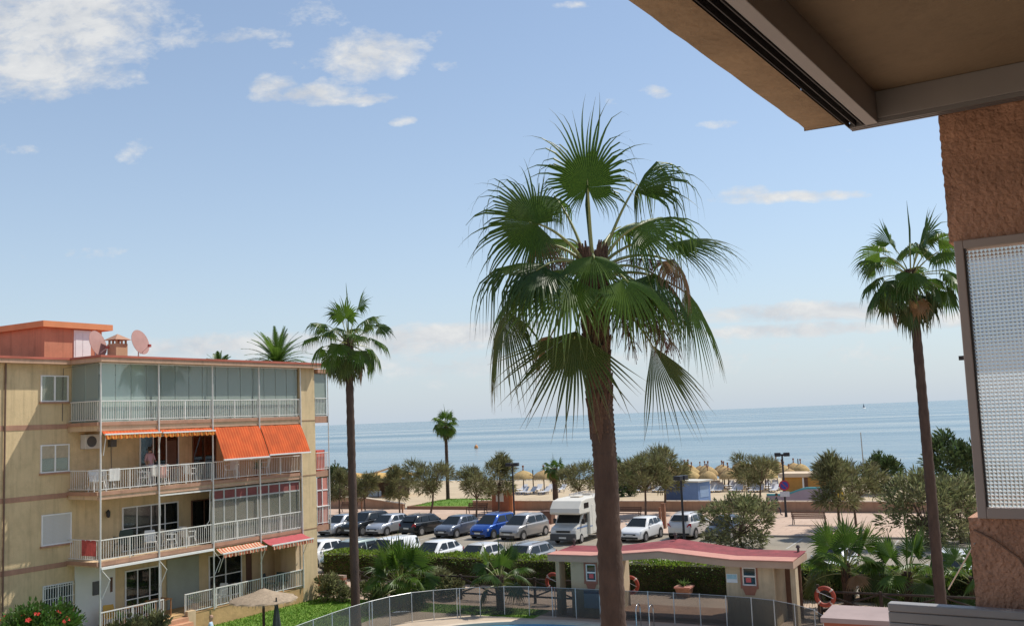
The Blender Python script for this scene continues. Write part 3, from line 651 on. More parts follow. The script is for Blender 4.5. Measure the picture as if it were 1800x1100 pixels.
# air conditioner and lamp
a = MB().box(-1.88, -1.55, .42, 1.22, 8.02, 8.62).build('air_conditioner', m_acm, ap, bevel=.02)
MB().lathe([(.0, 0), (.23, 0), (.23, .012), (0, .012)], 18, (-1.548, .72, 8.32), 'x').build('fan_grille', mat('fan_grille', (.08, .08, .08), .5), a)
a = MB().box(-1.89, -1.80, 1.66, 1.72, 5.28, 5.34); a.lathe([(.04, 5.10), (.08, 5.16), (.08, 5.34), (.02, 5.44)], 8, (-1.77, 1.69, 0)); a.build('wall_lantern', mat('black_iron', (.03, .03, .03), .5), ap)
# awnings
m_or = stripes('orange_awning', (.70, .095, .012), (.78, .17, .035), .16, 1, .62, .28)
m_orv = stripes('orange_valance', (.75, .16, .02), (.85, .42, .08), .13, 1, .55, .25)
m_pk = stripes('red_striped_awning', (.62, .16, .08), (.80, .62, .42), .18, 1, .6, .2)
m_rd = mat('red_awning', (.50, .10, .11), .8, .1, 3, transl=.2)
def awning(y0, y1, za, xb, zb, m, mv, name='awning', sag=.05, val=.17):
    q = MB(); rows = []; n = 14
    for j in range(7):
        k = j / 6; rows.append([(.07 + (xb - .07) * k, y0 + (y1 - y0) * i / n, za + (zb - za) * k - sag * math.sin(PI * k) - (.035 + .012 * math.sin(j)) * math.sin(PI * i / n) * k + .012 * math.sin(i * 2.1 + j)) for i in range(n + 1)])
    q.grid(rows); o = q.build(name, m, ap, smooth=180)
    q = MB(); rows = [[], []]; nn = int((y1 - y0) / .045)
    for i in range(nn + 1):
        y = y0 + (y1 - y0) * i / nn; x = xb + .015 + .018 * math.sin(i * 1.3)
        rows[0].append((x, y, zb - .02)); rows[1].append((x + .02 * math.sin(i * .9), y, zb - val - .045 * abs(math.sin(PI * (y - y0) / .28))))
    if val: q.grid(rows); q.build('valance', mv, o)
    MB().box(xb - .03, xb + .03, y0 - .02, y1 + .02, zb - .04, zb + .02).build('front_bar', m_white, o)
    for y in (y0 + .12, y1 - .12):
        pass
    return o
awning(.0, 2.72, 8.72, .30, 8.60, m_or, m_orv); awning(2.85, 5.68, 8.70, .30, 8.58, m_or, m_orv)
awning(5.82, 8.60, 8.70, .72, 7.26, m_or, m_orv, sag=-.04, val=0); awning(8.66, 11.42, 8.70, .70, 7.33, m_or, m_orv, sag=-.04, val=0)
awning(5.9, 8.55, 3.30, .50, 3.12, m_pk, m_pk, val=.16); awning(8.7, 11.45, 3.35, .75, 3.13, m_rd, m_pk, val=.18)
MB().box(.07, .16, -.05, 5.7, 3.27, 3.36).build('awning_cassette', m_white, ap)
def arm(P, r=.017): MB().tube(P, r, 5).build('awning_arm', m_rail, ap)
for y in (-.02, 2.75, 5.7): arm([(.12, y, 3.25), (.30, y + .25, 2.85), (.12, y + .02, 2.15)])
for y in (5.95, 8.5, 11.35): arm([(.55, y, 3.1), (.15, y, 2.3)])
for y in (.05, 2.74): arm([(.28, y, 8.58), (.10, y, 7.75)])
arm([(.1, 2.8, 5.9), (.13, 2.82, 5.1)]); arm([(.1, 5.55, 5.95), (.1, 5.5, 4.6), (.02, 5.3, 4.3)])
MB().box(.06, .12, 2.8, 5.6, 5.9, 5.96).build('awning_cassette', m_rail, ap)
# steps down to the lawn
st = MB()
for k in range(4): st.box(.0 + .3 * k, .0 + .3 * (k + 1), 3.06, 4.14, 0, .72 - .17 * (k + .2))
st.build('steps', mat('step_tile', (.55, .30, .18), .8, .15, 2), ap)
MB().box(.0, .22, 4.16, 4.6, 0, .9).build('step_wall', m_ochre2, ap)

# ------------------------------------------------------------------ dishes, furniture, people on the block
def dish(loc, rz, size, label):
    t = thing('satellite_dish', label, 'satellite dish', loc, rz, 'satellite dishes on the roof')
    m = mat('dish_red_grey', (.36, .20, .17), .6, .1, 3)
    prof = [(size * r / 8, .22 * size * (r / 8) ** 2) for r in range(9)]
    d = MB(); d.lathe(prof, 24); d.lathe([(p[0], p[1] - .012) for p in prof], 24)
    o = d.build('reflector', m, t, smooth=50); o.location = (0, 0, .78); o.rotation_euler = (R(72), 0, 0); o.scale = (.86, 1, 1)
    MB().tube([(0, 0, 0), (0, 0, .75), (0, -.06, .8)], .03, 6).build('mast', m_rail, t)
    MB().tube([(0, -.1, .3), (0, -.62, .60)], .014, 5).build('feed_arm', m_rail, t); MB().box(-.05, .05, -.70, -.58, .56, .68).build('feed_horn', mat('feed', (.35, .08, .06), .5), t)
dish(BW(-3.2, 2.1, 11.765), R(72), .60, 'reddish satellite dish close to the salmon stair house')
dish(BW(-1.75, 3.2, 11.765), R(66), .58, 'reddish satellite dish right of the roof chimney')

m_plas = mat('white_plastic', (.72, .71, .68), .5, .04, 4, objvar=.06); m_dkplas = mat('dark_green_plastic', (.03, .05, .05), .5, .1, 4)
def chair_mesh(t, m):
    MB().box(-.22, .22, -.22, .22, .40, .43).build('seat', m, t)
    b = MB(); rows = []
    for j in range(6): rows.append([(x, .22 + .02 * j, .43 + .09 * j) for x in (-.22 + .02 * (j == 5), -.07, .07, .22 - .02 * (j == 5))])
    b.grid(rows); b.grid([[(p[0], p[1] + .02, p[2]) for p in r] for r in rows]); b.build('backrest', m, t)
    for sx in (-1, 1):
        for sy in (-1, 1): MB().bar((sx * .2, sy * .2, .4), (sx * .25, sy * .26, 0), .035, .035).build('leg', m, t)
        b = MB().bar((sx * .24, -.2, .64), (sx * .24, .24, .66), .04, .03); b.bar((sx * .24, -.2, .64), (sx * .22, -.2, .41), .03, .03); b.build('armrest', m, t)
    return t
ch = chair_mesh(thing('plastic_chair', 'white plastic chair in the front left corner of the second floor balcony', 'chair', BW(-.55, .25, 6.30), -BT + R(80), 'white plastic chairs on the balconies'), m_plas)
for (x, y, z, rz, lb) in [(-.95, .95, 6.30, 200, 'white plastic chair with towels beside the first one, upper left balcony'),
                          (-.6, 2.55, 6.30, 150, 'white plastic chair left of the middle post, balcony with orange awnings'),
                          (-.5, 3.4, 6.30, 30, 'white plastic chair right of the person on the balcony'),
                          (-.5, 4.9, 6.30, 200, 'white plastic chair below the folded awning, beside the extended one'),
                          (-.6, 7.5, 6.30, 20, 'white plastic chair in the shade of the extended orange awning'),
                          (-.5, 9.4, 6.30, -60, 'small white plastic chair by the potted plant under the extended awning'),
                          (-.6, 3.9, 3.55, 160, 'white plastic chair left of its twin behind the open first floor railing'),
                          (-.6, 4.9, 3.55, 190, 'white plastic chair next to the glazed half of the first floor balcony'),
                          (-.7, 3.0, 3.55, 60, 'white plastic chair in front of the sliding doors, first floor'),
                          (-.6, 6.7, .73, 10, 'white plastic chair on the ground floor terrace under striped awning')]:
    dup(ch, BW(x, y, z), -BT + R(rz), lb)
dk = chair_mesh(thing('plastic_chair', 'dark green plastic chair at right end of ground floor terrace, left one', 'chair', BW(-.6, 9.9, .73), -BT + R(120), 'dark plastic chairs'), m_dkplas)
dup(dk, BW(-.55, 10.7, .73), -BT + R(200), 'dark green plastic chair at the right end of the ground terrace, right one')
dup(dk, BW(-.7, 1.6, 3.55), -BT + R(250), 'black chair standing alone at left of the first floor balcony', scale=1.25)
yc = chair_mesh(thing('plastic_chair', 'yellow plastic chair at the left of the ground floor terrace', 'chair', BW(-.95, 1.2, .73), -BT + R(70), 'yellow chairs'), mat('yellow_plastic', (.62, .34, .05), .5, .1, 4))
dup(yc, BW(-1.25, .75, 6.30), -BT + R(110), 'yellow chair back behind the corner chair of the second floor balcony')
MB().box(-1.885, -1.70, 1.75, 2.05, 8.05, 8.35).build('junction_box', mat('meter_box', (.10, .10, .10), .6), ap)
MB().tube([(-1.875, 1.9, 8.04), (-1.87, 1.92, 7.2), (-1.87, 1.85, 6.32)], .012, 5).build('cable', mat('meter_box', (.10, .10, .10)), ap)
MB().tube([(.03, -.3, 11.46), (-.9, -.32, 11.40), (-1.85, -.4, 11.35), (-1.87, -.42, 9.2)], .012, 5).build('cable', mat('meter_box', (.10, .10, .10)), ap)
for (x, y, z, lb) in [(-.35, 1.2, .73, 'pot plant behind the ground floor railing, left of the steps'), (-.35, 2.6, .73, 'pot plant beside the steps of the ground floor terrace'), (-.4, 9.0, 6.30, 'pot plant under the extended orange awning'), (-.5, 5.2, .73, 'pot plant behind the middle stretch of ground floor railing')]:
    t_ = thing('potted_plant', lb, 'plant', BW(x, y, z), 0); q = MB()
    for i in range(50):
        a, e = r_.uniform(0, 2 * PI), r_.uniform(.1, 1.4); d = Vector((math.cos(a) * math.cos(e), math.sin(a) * math.cos(e), math.sin(e))); sd = d.cross(Vector((0, 0, 1))).normalized() * .05; p0 = Vector((0, 0, .32)); l = r_.uniform(.25, .6); q.add([p0, p0 + d * l * .5 - sd, p0 + d * l, p0 + d * l * .5 + sd], [(0, 1, 2, 3)])
    q.build('leaves', mat('pot_leaf_light', (.10, .17, .04), .6, .3, 3, transl=.3), t_); MB().lathe([(.12, 0), (.17, .32), (.15, .32), (0, .3)], 10).build('pot', m_trim, t_)
m_wood = mat('orange_wood', (.35, .17, .07), .6, .2, 5)
def table(loc, rz, label, m, w=.5, l=.8):
    t = thing('table', label, 'table', loc, rz, 'balcony tables')
    MB().box(-w / 2, w / 2, -l / 2, l / 2, .70, .73).build('tabletop', m, t)
    for sx in (-1, 1):
        for sy in (-1, 1): MB().box(sx * (w / 2 - .05) - .02, sx * (w / 2 - .05) + .02, sy * (l / 2 - .05) - .02, sy * (l / 2 - .05) + .02, 0, .698).build('leg', m, t)
table(BW(-.7, 4.15, 6.30), -BT, 'brown wooden table on the balcony behind the person', m_wood)
table(BW(-.8, 4.35, 3.55), -BT, 'white table between plastic chairs, first floor balcony', m_plas)
table(BW(-.9, 3.55, .73), -BT, 'wooden table by the ground floor steps and dark doors', m_wood, .7, .9)
table(BW(-.7, 7.6, .73), -BT, 'white table on ground floor terrace under striped awning', m_plas)
table(BW(-.7, 2.0, .73), -BT, 'orange wooden sideboard table at the left of the ground floor terrace', m_wood, .4, 1.0)
def dryer(loc, rz, label, cloths):
    t = thing('clothes_rack', label, 'drying rack', loc, rz)
    f = MB()
    for s in (-.5, .5): f.tube([(-.3, s, 0), (.3, s, .9)], .012, 5); f.tube([(.3, s, 0), (-.3, s, .9)], .012, 5)
    for k in range(5): x = -.3 + .15 * k; f.tube([(x, -.5, .9), (x, .5, .9)], .008, 4)
    f.build('rack', m_rail, t)
    for (x, y0, y1, z0, m) in cloths:
        q = MB(); rows = []
        for j in range(4): rows.append([(x + .02 * math.sin(i * 1.7), y0 + (y1 - y0) * i / 6, .91 - (.91 - z0) * j / 3) for i in range(7)])
        q.grid(rows); q.build('cloth', m, t)
m_cl = mat('pink_cloth', (.62, .32, .26), .9, .2, 8, transl=.2); m_clw = mat('white_cloth', (.7, .68, .64), .9, .1, 6, transl=.2); m_clr = mat('red_cloth', (.50, .10, .09), .9, .2, 6, transl=.2)
dryer(BW(-.45, 3.0, 6.30), -BT, 'white folding clothes rack with laundry in front of the seated person', [(.3, -.4, 0, .45, m_clw), (.3, .05, .4, .35, m_cl)])
dryer(BW(-.45, 10.4, 3.55), -BT, 'clothes rack with an orange cloth inside the glazed balcony railing', [(.3, -.2, .1, .1, m_cl), (.0, -.3, .3, .4, m_clw)])
def towel(y0, y1, z, h, m, label):
    q = MB(); rows = []
    for j in range(5): rows.append([(.075 + .012 * math.sin(i * 1.9 + j * .4), y0 + (y1 - y0) * i / 8, z - h * j / 4) for i in range(9)])
    q.grid(rows); o = q.build('towel', m, smooth=180); o.location = BW(0, 0, 0); o.rotation_euler = (0, 0, -BT); tag(o, label, 'towel')
towel(.35, .85, 7.21, .5, m_clw, 'white towel hanging over the second floor balcony railing')
q = MB(); rows = []
for j in range(5): rows.append([(-1.0 + .9 * i / 8, -.125 - .01 * math.sin(i * 2.1), 4.42 - .62 * j / 4) for i in range(9)])
o = q.grid(rows).build('towel', m_clr, smooth=180); o.location = BW(0, 0, 0); o.rotation_euler = (0, 0, -BT); tag(o, 'red cloth hung on the side railing of the first floor balcony', 'towel')
# ------------------------------------------------------------------ palms
def frond_mat(name, base, base2, tip, transl=.42):
    m = bpy.data.materials.new(name); m.use_nodes = True; nt = m.node_tree; N = nt.nodes; L = nt.links
    p = N['Principled BSDF']; p.inputs['Roughness'].default_value = .42; p.inputs['Specular IOR Level'].default_value = .45
    uv = N.new('ShaderNodeUVMap'); sp = N.new('ShaderNodeSeparateXYZ'); L.new(uv.outputs[0], sp.inputs[0])
    oi = N.new('ShaderNodeObjectInfo'); no = N.new('ShaderNodeTexNoise'); no.inputs['Scale'].default_value = 40; no.inputs['Detail'].default_value = 2
    L.new(uv.outputs[0], no.inputs['Vector'])
    mx = N.new('ShaderNodeMix'); mx.data_type = 'RGBA'; mx.inputs['A'].default_value = (*base, 1); mx.inputs['B'].default_value = (*base2, 1)
    a = N.new('ShaderNodeMath'); a.operation = 'MULTIPLY_ADD'; L.new(no.outputs['Fac'], a.inputs[0]); a.inputs[1].default_value = 1.5; L.new(oi.outputs['Random'], a.inputs[2])
    a2 = N.new('ShaderNodeMath'); a2.operation = 'SUBTRACT'; a2.use_clamp = True; L.new(a.outputs[0], a2.inputs[0]); a2.inputs[1].default_value = .75; L.new(a2.outputs[0], mx.inputs['Factor'])
    mr = N.new('ShaderNodeMapRange'); mr.inputs['From Min'].default_value = .66; mr.inputs['From Max'].default_value = 1.0; L.new(sp.outputs[0], mr.inputs['Value'])
    m2 = N.new('ShaderNodeMath'); m2.operation = 'MULTIPLY'; L.new(mr.outputs[0], m2.inputs[0]); m2.inputs[1].default_value = .75
    mt = N.new('ShaderNodeMix'); mt.data_type = 'RGBA'; L.new(m2.outputs[0], mt.inputs['Factor']); L.new(mx.outputs['Result'], mt.inputs['A']); mt.inputs['B'].default_value = (*tip, 1)
    L.new(mt.outputs['Result'], p.inputs['Base Color'])
    t = N.new('ShaderNodeBsdfTranslucent'); L.new(mt.outputs['Result'], t.inputs[0])
    mm = N.new('ShaderNodeMixShader'); mm.inputs[0].default_value = transl; L.new(p.outputs[0], mm.inputs[1]); L.new(t.outputs[0], mm.inputs[2]); L.new(mm.outputs[0], N['Material Output'].inputs[0])
    return m
m_frond = frond_mat('fan_frond', (.050, .100, .017), (.125, .215, .028), (.20, .17, .07), .5)
m_frond_old = frond_mat('old_frond', (.045, .085, .02), (.095, .125, .032), (.27, .18, .08), .36)
m_frond_dead = frond_mat('dead_frond', (.22, .12, .055), (.28, .17, .08), (.30, .20, .10), .25)
m_petiole = mat('petiole', (.26, .27, .09), .4, .15, 3, spec=.5)
m_trunk = mat('palm_trunk', (.080, .050, .036), .95, .28, 5, bump=.8, bscale=30, stretch=(1, 1, .35))
m_fibre = mat('palm_fibre', (.115, .065, .042), .95, .3, 10, bump=.6, bscale=50)
m_fruit = mat('palm_fruit', (.14, .065, .05), .8, .3, 12)

def fan(q, hub, a, n, Rb, span=142, nseg=44, tip=.35, fuse=.5, fold=.10, grav=.10, r=rnd, mi=0, sidef=.52, arch=20, rows=(.004, .2, .38, .54, .66, .78, .90, 1.0), wide=1.04):
    # pleated fan blade: the rib bends over by `arch`, free tips hang by their own weight
    a = a.normalized(); n = (n - a * n.dot(a)).normalized(); s = n.cross(a)
    q.k = mi; da = 2 * R(span) / nseg; DOWN = Vector((0, 0, -1))
    for k in range(nseg):
        ph = -R(span) + (k + .5) * da; cp, sp_ = math.cos(ph), math.sin(ph)
        Rk = Rb * (sidef + (1 - sidef) * max(0, math.cos(ph * .60))) * r.uniform(.84, 1.08)
        tk = tip * r.uniform(.45, 1.7); lat = r.uniform(-.22, .22); stray = r.random() < .05
        cur = Vector(hub); prev = 0; vs = []; fs = []; wf = Rk * fuse * math.tan(da / 2) * wide
        for i, rr in enumerate(rows):
            al = R(arch) * rr * max(0, cp); ax = a * math.cos(al) - n * math.sin(al); nx = n * math.cos(al) + a * math.sin(al)
            d = ax * cp + s * sp_ - nx * (fold * abs(sp_)); tn = s * cp - ax * sp_
            t0 = max(0.0, (rr - fuse) / (1 - fuse)); hor = math.sqrt(max(0, 1 - min(1, abs(d.z)) ** 2))
            g = min(.93, (grav * rr * .6 + tk * 1.5 * t0 ** .8) * (.12 + hor) * (2.0 if stray else 1))
            dirn = (d.normalized() * (1 - g) + DOWN * g + tn * (lat * t0)).normalized()
            cur = cur + dirn * (Rk * (rr - prev)); prev = rr
            w = Rk * rr * math.tan(da / 2) * wide if rr <= fuse else wf * max(.04, .80 * (1 - t0) ** 1.15)
            vs += [cur - tn * w - nx * w * .5, cur + nx * w * .5, cur + tn * w - nx * w * .5]; q.uv += [(rr, k / nseg)] * 3
        for i in range(len(rows) - 1):
            o = i * 3; fs += [(o, o + 1, o + 4, o + 3), (o + 1, o + 2, o + 5, o + 4)]
        q.add(vs, fs)
def bez(a, b, c, n=8): return [a * (1 - t) ** 2 + b * 2 * t * (1 - t) + c * t * t for t in [i / (n - 1) for i in range(n)]]
def trunk_mesh(pts, r0, r1, name, parent, rings=90, flare=1.25, swell=0):
    q = MB(); P = []; rad = []; r = random.Random(len(name) + int(r0 * 1000)); m = len(pts) - 1
    for i in range(rings):
        t = i / (rings - 1); f = t * m; j = min(int(f), m - 1); P.append(Vector(pts[j]).lerp(Vector(pts[j + 1]), f - j))
        rr = r0 + (r1 - r0) * t; rr *= 1 + (flare - 1) * max(0, 1 - t * 9) ** 2
        rad.append(rr * (1 + (.05 if i % 2 else -.035) + r.uniform(-.03, .03)))
    q.tube(P, rad, 14); return q.build(name, m_trunk, parent, smooth=70)

def fan_palm(label, base, height, lean, n, Rb, pet, r_trunk, seed, group, drop=1.0, nseg=26, up=78, low=-62, dead=.12, archk=1.0):
    r = random.Random(seed); t = thing('fan_palm', label, 'palm tree', base, 0, group)
    top = Vector((lean[0], lean[1], height))
    trunk_mesh([(0, 0, -.1), (lean[0] * .35, lean[1] * .35, height * .45), tuple(top)], r_trunk * 1.12, r_trunk * .9, 'trunk', t, rings=60)
    q = MB()
    for i in range(26):
        a = r.uniform(0, 2 * PI); z = -r.uniform(.05, .8); q.tube([top + Vector((math.cos(a) * r_trunk * .8, math.sin(a) * r_trunk * .8, z - .25)), top + Vector((math.cos(a) * r_trunk * 1.15, math.sin(a) * r_trunk * 1.15, z + .1))], [.05, .03], 4)
    q.build('leaf_bases', m_fibre, t)
    for i in range(n):
        k = i / (n - 1); el = up + (low - up) * (k ** .9) + r.uniform(-9, 9); az = i * 2.39996 + r.uniform(-.3, .3)
        h = Vector((math.cos(az), math.sin(az), 0)); e = R(el)
        d0 = h * math.cos(e) + Vector((0, 0, math.sin(e)))
        pl = pet * r.uniform(.8, 1.15) * (1.0 if el > -20 else .8)
        e2 = R(el - 22 - 12 * k); d1 = h * math.cos(e2) + Vector((0, 0, math.sin(e2)))
        root = top + Vector((0, 0, -.12 - .35 * k)) + h * r_trunk * .5
        hub = root + d0 * pl * .55 + d1 * pl * .45
        e3 = R(max(-88, el - 16 - 50 * k)); a = h * math.cos(e3) + Vector((0, 0, math.sin(e3)))
        if el > 60: a = h * .25 + Vector((0, 0, 1))
        nn = Vector((0, 0, 1)) - a * a.z if abs(a.z) < .9 else (h if a.z < 0 else -h)
        nn = Matrix.Rotation(R(r.uniform(-40, 40)), 3, a.normalized()) @ nn
        isdead = k > .55 and r.random() < dead * 2
        q = MB(); pts = bez(root, root + d0 * pl * .6, hub, 6); q.k = 1; q.tube(pts, [.030, .026, .022, .018, .016, .014], 5); q.uv += [(.2, .5)] * (6 * 5)
        fan(q, hub, a, nn, Rb * r.uniform(.85, 1.1) * (1 if not isdead else .85), span=r.uniform(105, 140), nseg=nseg, tip=(.30 + .5 * k) * drop, fold=r.uniform(.1, .5), grav=.12 + .2 * k, r=r, rows=(.004, .3, .5, .7, .87, 1.0), fuse=.5, arch=archk * r.uniform(15, 60) * (1 if el < 60 else .3))
        q.build('frond', [m_frond_dead if isdead else (m_frond_old if k > .72 else m_frond), m_petiole], t)
    # spear leaf still folded
    q = MB(); q.tube([top, top + Vector((r.uniform(-.1, .1), 0, pet * 1.1)), top + Vector((r.uniform(-.15, .15), 0, pet * 1.1 + Rb * .9))], [.03, .04, .004], 5); q.uv += [(.3, .5)] * 15
    q.build('spear_leaf', [m_frond, m_petiole], t)
    return t

# the big palm in front of the terrace: fronds placed one by one
def main_palm():
    base = Vector((1.31, 15.0, 0)); t = thing('fan_palm', 'big fan palm with thick dark trunk in front, crown filling the centre of the view', 'palm tree', base)
    top = at(1042, 462, 15) - base
    trunk_mesh([(0, 0, -.1), (0, 0, 4), tuple(at(1063, 800, 15) - base), tuple(at(1049, 600, 15) - base), tuple(top)], .192, .165, 'trunk', t, rings=190, flare=1.3)
    r = random.Random(21); q = MB()
    for i in range(210):
        a = r.uniform(0, 2 * PI); z = -2.4 * r.random() ** 1.5; rr = .138 + .012 * (2.4 + z)
        c = top + Vector((0, 0, z)) ; q.tube([c + Vector((math.cos(a) * .15, math.sin(a) * .15, -.3)), c + Vector((math.cos(a + .2) * (rr + .02), math.sin(a + .2) * (rr + .02), .12)), c + Vector((math.cos(a + .3) * (rr + .07), math.sin(a + .3) * (rr + .07), .32))], [.045, .035, .012], 5)
    q.build('leaf_bases', m_fibre, t)
    # hub px, depth shift; tip px, depth shift; face direction; blade length m; span; tip droop; fold; material
    G, O_, D_ = m_frond, m_frond_old, m_frond_dead
    F = [((1033, 330), -.35, (1028, 170), -.50, (.05, -1, .12), 1.22, 158, .45, .04, G, 0),
         ((944, 394), -.55, (830, 362), -.70, (.1, -1, .35), 1.26, 150, .42, .10, G, 5),
         ((985, 350), .55, (930, 320), .60, (-.2, -.3, 1), 1.05, 120, .9, .35, G, 75),
         ((1116, 338), .15, (1140, 240), .05, (-.9, -.40, .25), 1.42, 100, .62, .55, G, 82),
         ((1116, 400), -.05, (1230, 348), -.20, (.0, -.55, .9), 1.40, 118, .55, .30, G, 38),
         ((1172, 428), .55, (1275, 402), .62, (.0, -.30, 1), 1.25, 75, .22, .40, G, 14),
         ((1041, 450), -.70, (1065, 478), -1.40, (.0, -.45, 1), 1.0, 130, .55, .40, G, 55),
         ((955, 462), -.25, (860, 440), -.45, (-.05, -.30, 1), 1.60, 105, .80, .30, G, 68),
         ((1000, 487), -.85, (900, 545), -1.15, (-.35, -.70, .65), 1.42, 112, .48, .30, G, 18),
         ((892, 545), .15, (868, 610), .10, (-.75, -.45, .4), 1.45, 70, .60, .35, O_, 26),
         ((1012, 582), -.55, (990, 700), -.70, (-.12, -1, .10), 1.42, 66, .10, .12, O_, 6),
         ((1092, 492), -.90, (1180, 520), -1.30, (.25, -.6, .8), 1.30, 118, .75, .30, G, 45),
         ((1150, 480), -.35, (1215, 530), -.55, (.55, -.5, .7), 1.30, 100, .75, .30, G, 40),
         ((1205, 508), .10, (1275, 610), .05, (.75, -.55, .45), 1.36, 58, .34, .30, G, 14),
         ((1146, 606), -.15, (1200, 690), -.20, (.45, -.85, .3), 1.36, 40, .12, .35, O_, 8),
         ((1005, 425), .85, (930, 385), 1.45, (-.3, .2, 1), 1.1, 115, .6, .3, G, 50),
         ((1085, 405), .95, (1140, 352), 1.5, (.2, .2, 1), 1.15, 115, .6, .3, G, 50),
         ((925, 500), .8, (865, 530), 1.2, (-.5, .1, .9), 1.2, 110, .8, .35, G, 60),
         ((1130, 505), .8, (1195, 560), 1.2, (.5, .3, .7), 1.25, 115, .8, .3, O_, 45),
         ((1110, 512), -.35, (1150, 560), -.5, (.4, -.8, .4), 1.0, 90, .7, .3, O_, 30),
         ((955, 470), -.75, (885, 500), -1.0, (-.5, -.5, .7), 1.2, 105, .75, .3, G, 45),
         ((1185, 455), -.20, (1215, 490), -.35, (.6, -.5, .5), .85, 95, .9, .4, D_, 50),
         ((950, 425), -.1, (930, 455), -.25, (-.5, -.5, .5), .75, 95, .9, .4, D_, 50),
         ((968, 590), .2, (940, 650), .25, (-.6, -.7, .2), .8, 70, .5, .4, D_, 20)]
    for i, (hp, hd, tp, td, nn, Rb, span, tip, fold, m, arch) in enumerate(F):
        hub = at(*hp, 15 + hd) - base; a = (at(*tp, 15 + td) - base) - hub
        q = MB(); fan(q, hub, a, Vector(nn), Rb * 1.12, span=span, nseg=int(span * .40) + 10, tip=tip * 1.25, fold=fold, grav=.06, r=r, fuse=.47, arch=arch, sidef=(.38 if i == 0 else .50) if span > 140 else .58)
        o = q.build('frond', m, t)
        root = top + Vector((0, 0, -.05 - max(0, (hp[1] - 430)) / 420)); side = (hub - root); side.z = 0
        root = root + (side.normalized() * .12 if side.length > .01 else Vector((0, 0, 0)))
        mid = root.lerp(hub, .5) + Vector((0, 0, .10 + .18 * side.length))
        q = MB(); q.tube(bez(root, mid, hub + a.normalized() * .12, 9), [.034, .030, .026, .023, .021, .019, .017, .014, .008], 6); q.build('petiole', m_petiole, o, smooth=180)
    q = MB(); q.tube([top, top + Vector((-.04, 0, .9)), top + Vector((.02, 0, 1.75))], [.03, .035, .004], 6); q.uv += [(.3, .5)] * 18; q.build('spear_leaf', m_frond, t)
    # hanging fruit stalks
    for (x, y, dy, x2, y2) in [(1130, 480, .2, 1190, 470, ), (1110, 500, -.4, 1165, 590), (1100, 500, .4, 1180, 600), (1090, 520, .0, 1110, 600), (1000, 500, .5, 950, 470), (1120, 490, .6, 1205, 560)]:
        a = at(1050, 480, 15 + dy * .3) - base; b = at(x2, y2, 15 + dy) - base; mid = (a + b) / 2 + Vector((0, 0, .35))
        q = MB(); P = bez(a, mid, b, 10); q.tube(P, .010, 4)
        for j in range(4, 10):
            for _ in range(14):
                p = P[j]; v = Vector((r.uniform(-.16, .16), r.uniform(-.16, .16), -r.uniform(.1, .38))); q.tube([p, p + v * .6 + Vector((0, 0, .05)), p + v], .0055, 3, cap=False)
        q.build('fruit_stalk', m_fruit, t)
main_palm()
fan_palm('tall slim fan palm on the lawn right of the apartment block', Vector((-7.15, 43.4, 0)), 12.4, (-.10, .3, 0), 31, 1.12, 1.3, .18, 11, 'tall fan palms of the garden', drop=1.0, nseg=30, low=-50, dead=.07)
fan_palm('tall fan palm with leaning trunk beside the patterned window at right', Vector((15.75, 38.6, 0)), 13.8, (.05, .4, 0), 34, 1.28, 1.45, .19, 12, 'tall fan palms of the garden', drop=1.0, nseg=30, low=-48, dead=.08)
fan_palm('small lone fan palm standing in the grass bed by the beach', Vector((-7.3, 103.2, .4)), 8.0, (0, 0, 0), 26, 1.15, .8, .17, 13, None, nseg=20, low=-45, dead=.05)
p = fan_palm('short shaggy fan palm with brown skirt beside the camper van', Vector((gnd(977, 885).x, gnd(977, 885).y, 0)), 3.5, (0, 0, 0), 34, .95, .6, .26, 15, None, nseg=20, up=70, low=-88, dead=.6)
# young palms of the garden
for (x, y, h, lab, sd, n, sc) in [(705, 1068, 1.3, 'young bushy fan palm with pale stalks by the glass fence, left of the gatehouse', 31, 34, 1.2), (880, 1072, 1.55, 'small bright fan palm leaning over the wooden fence near the lifebuoy', 32, 14, 1.0),
                                  (1492, 1075, 2.0, 'young fan palm with stout trunk right of the gatehouse', 33, 20, 1.2), (1600, 1078, 1.7, 'young fan palm half hidden by the leaning palm trunk', 34, 20, 1.2), (1715, 1075, 1.4, 'low fan palm against the stucco wall corner', 35, 14, 1.1)]:
    g_ = gnd(x, y); fan_palm(lab, Vector((g_.x, g_.y, 0)), h, (0, 0, 0), n, 1.0 * sc, .95 * sc, .17, sd, 'young fan palms along the wooden fence', nseg=30, up=82, low=2, drop=.40, dead=.02, archk=.45)

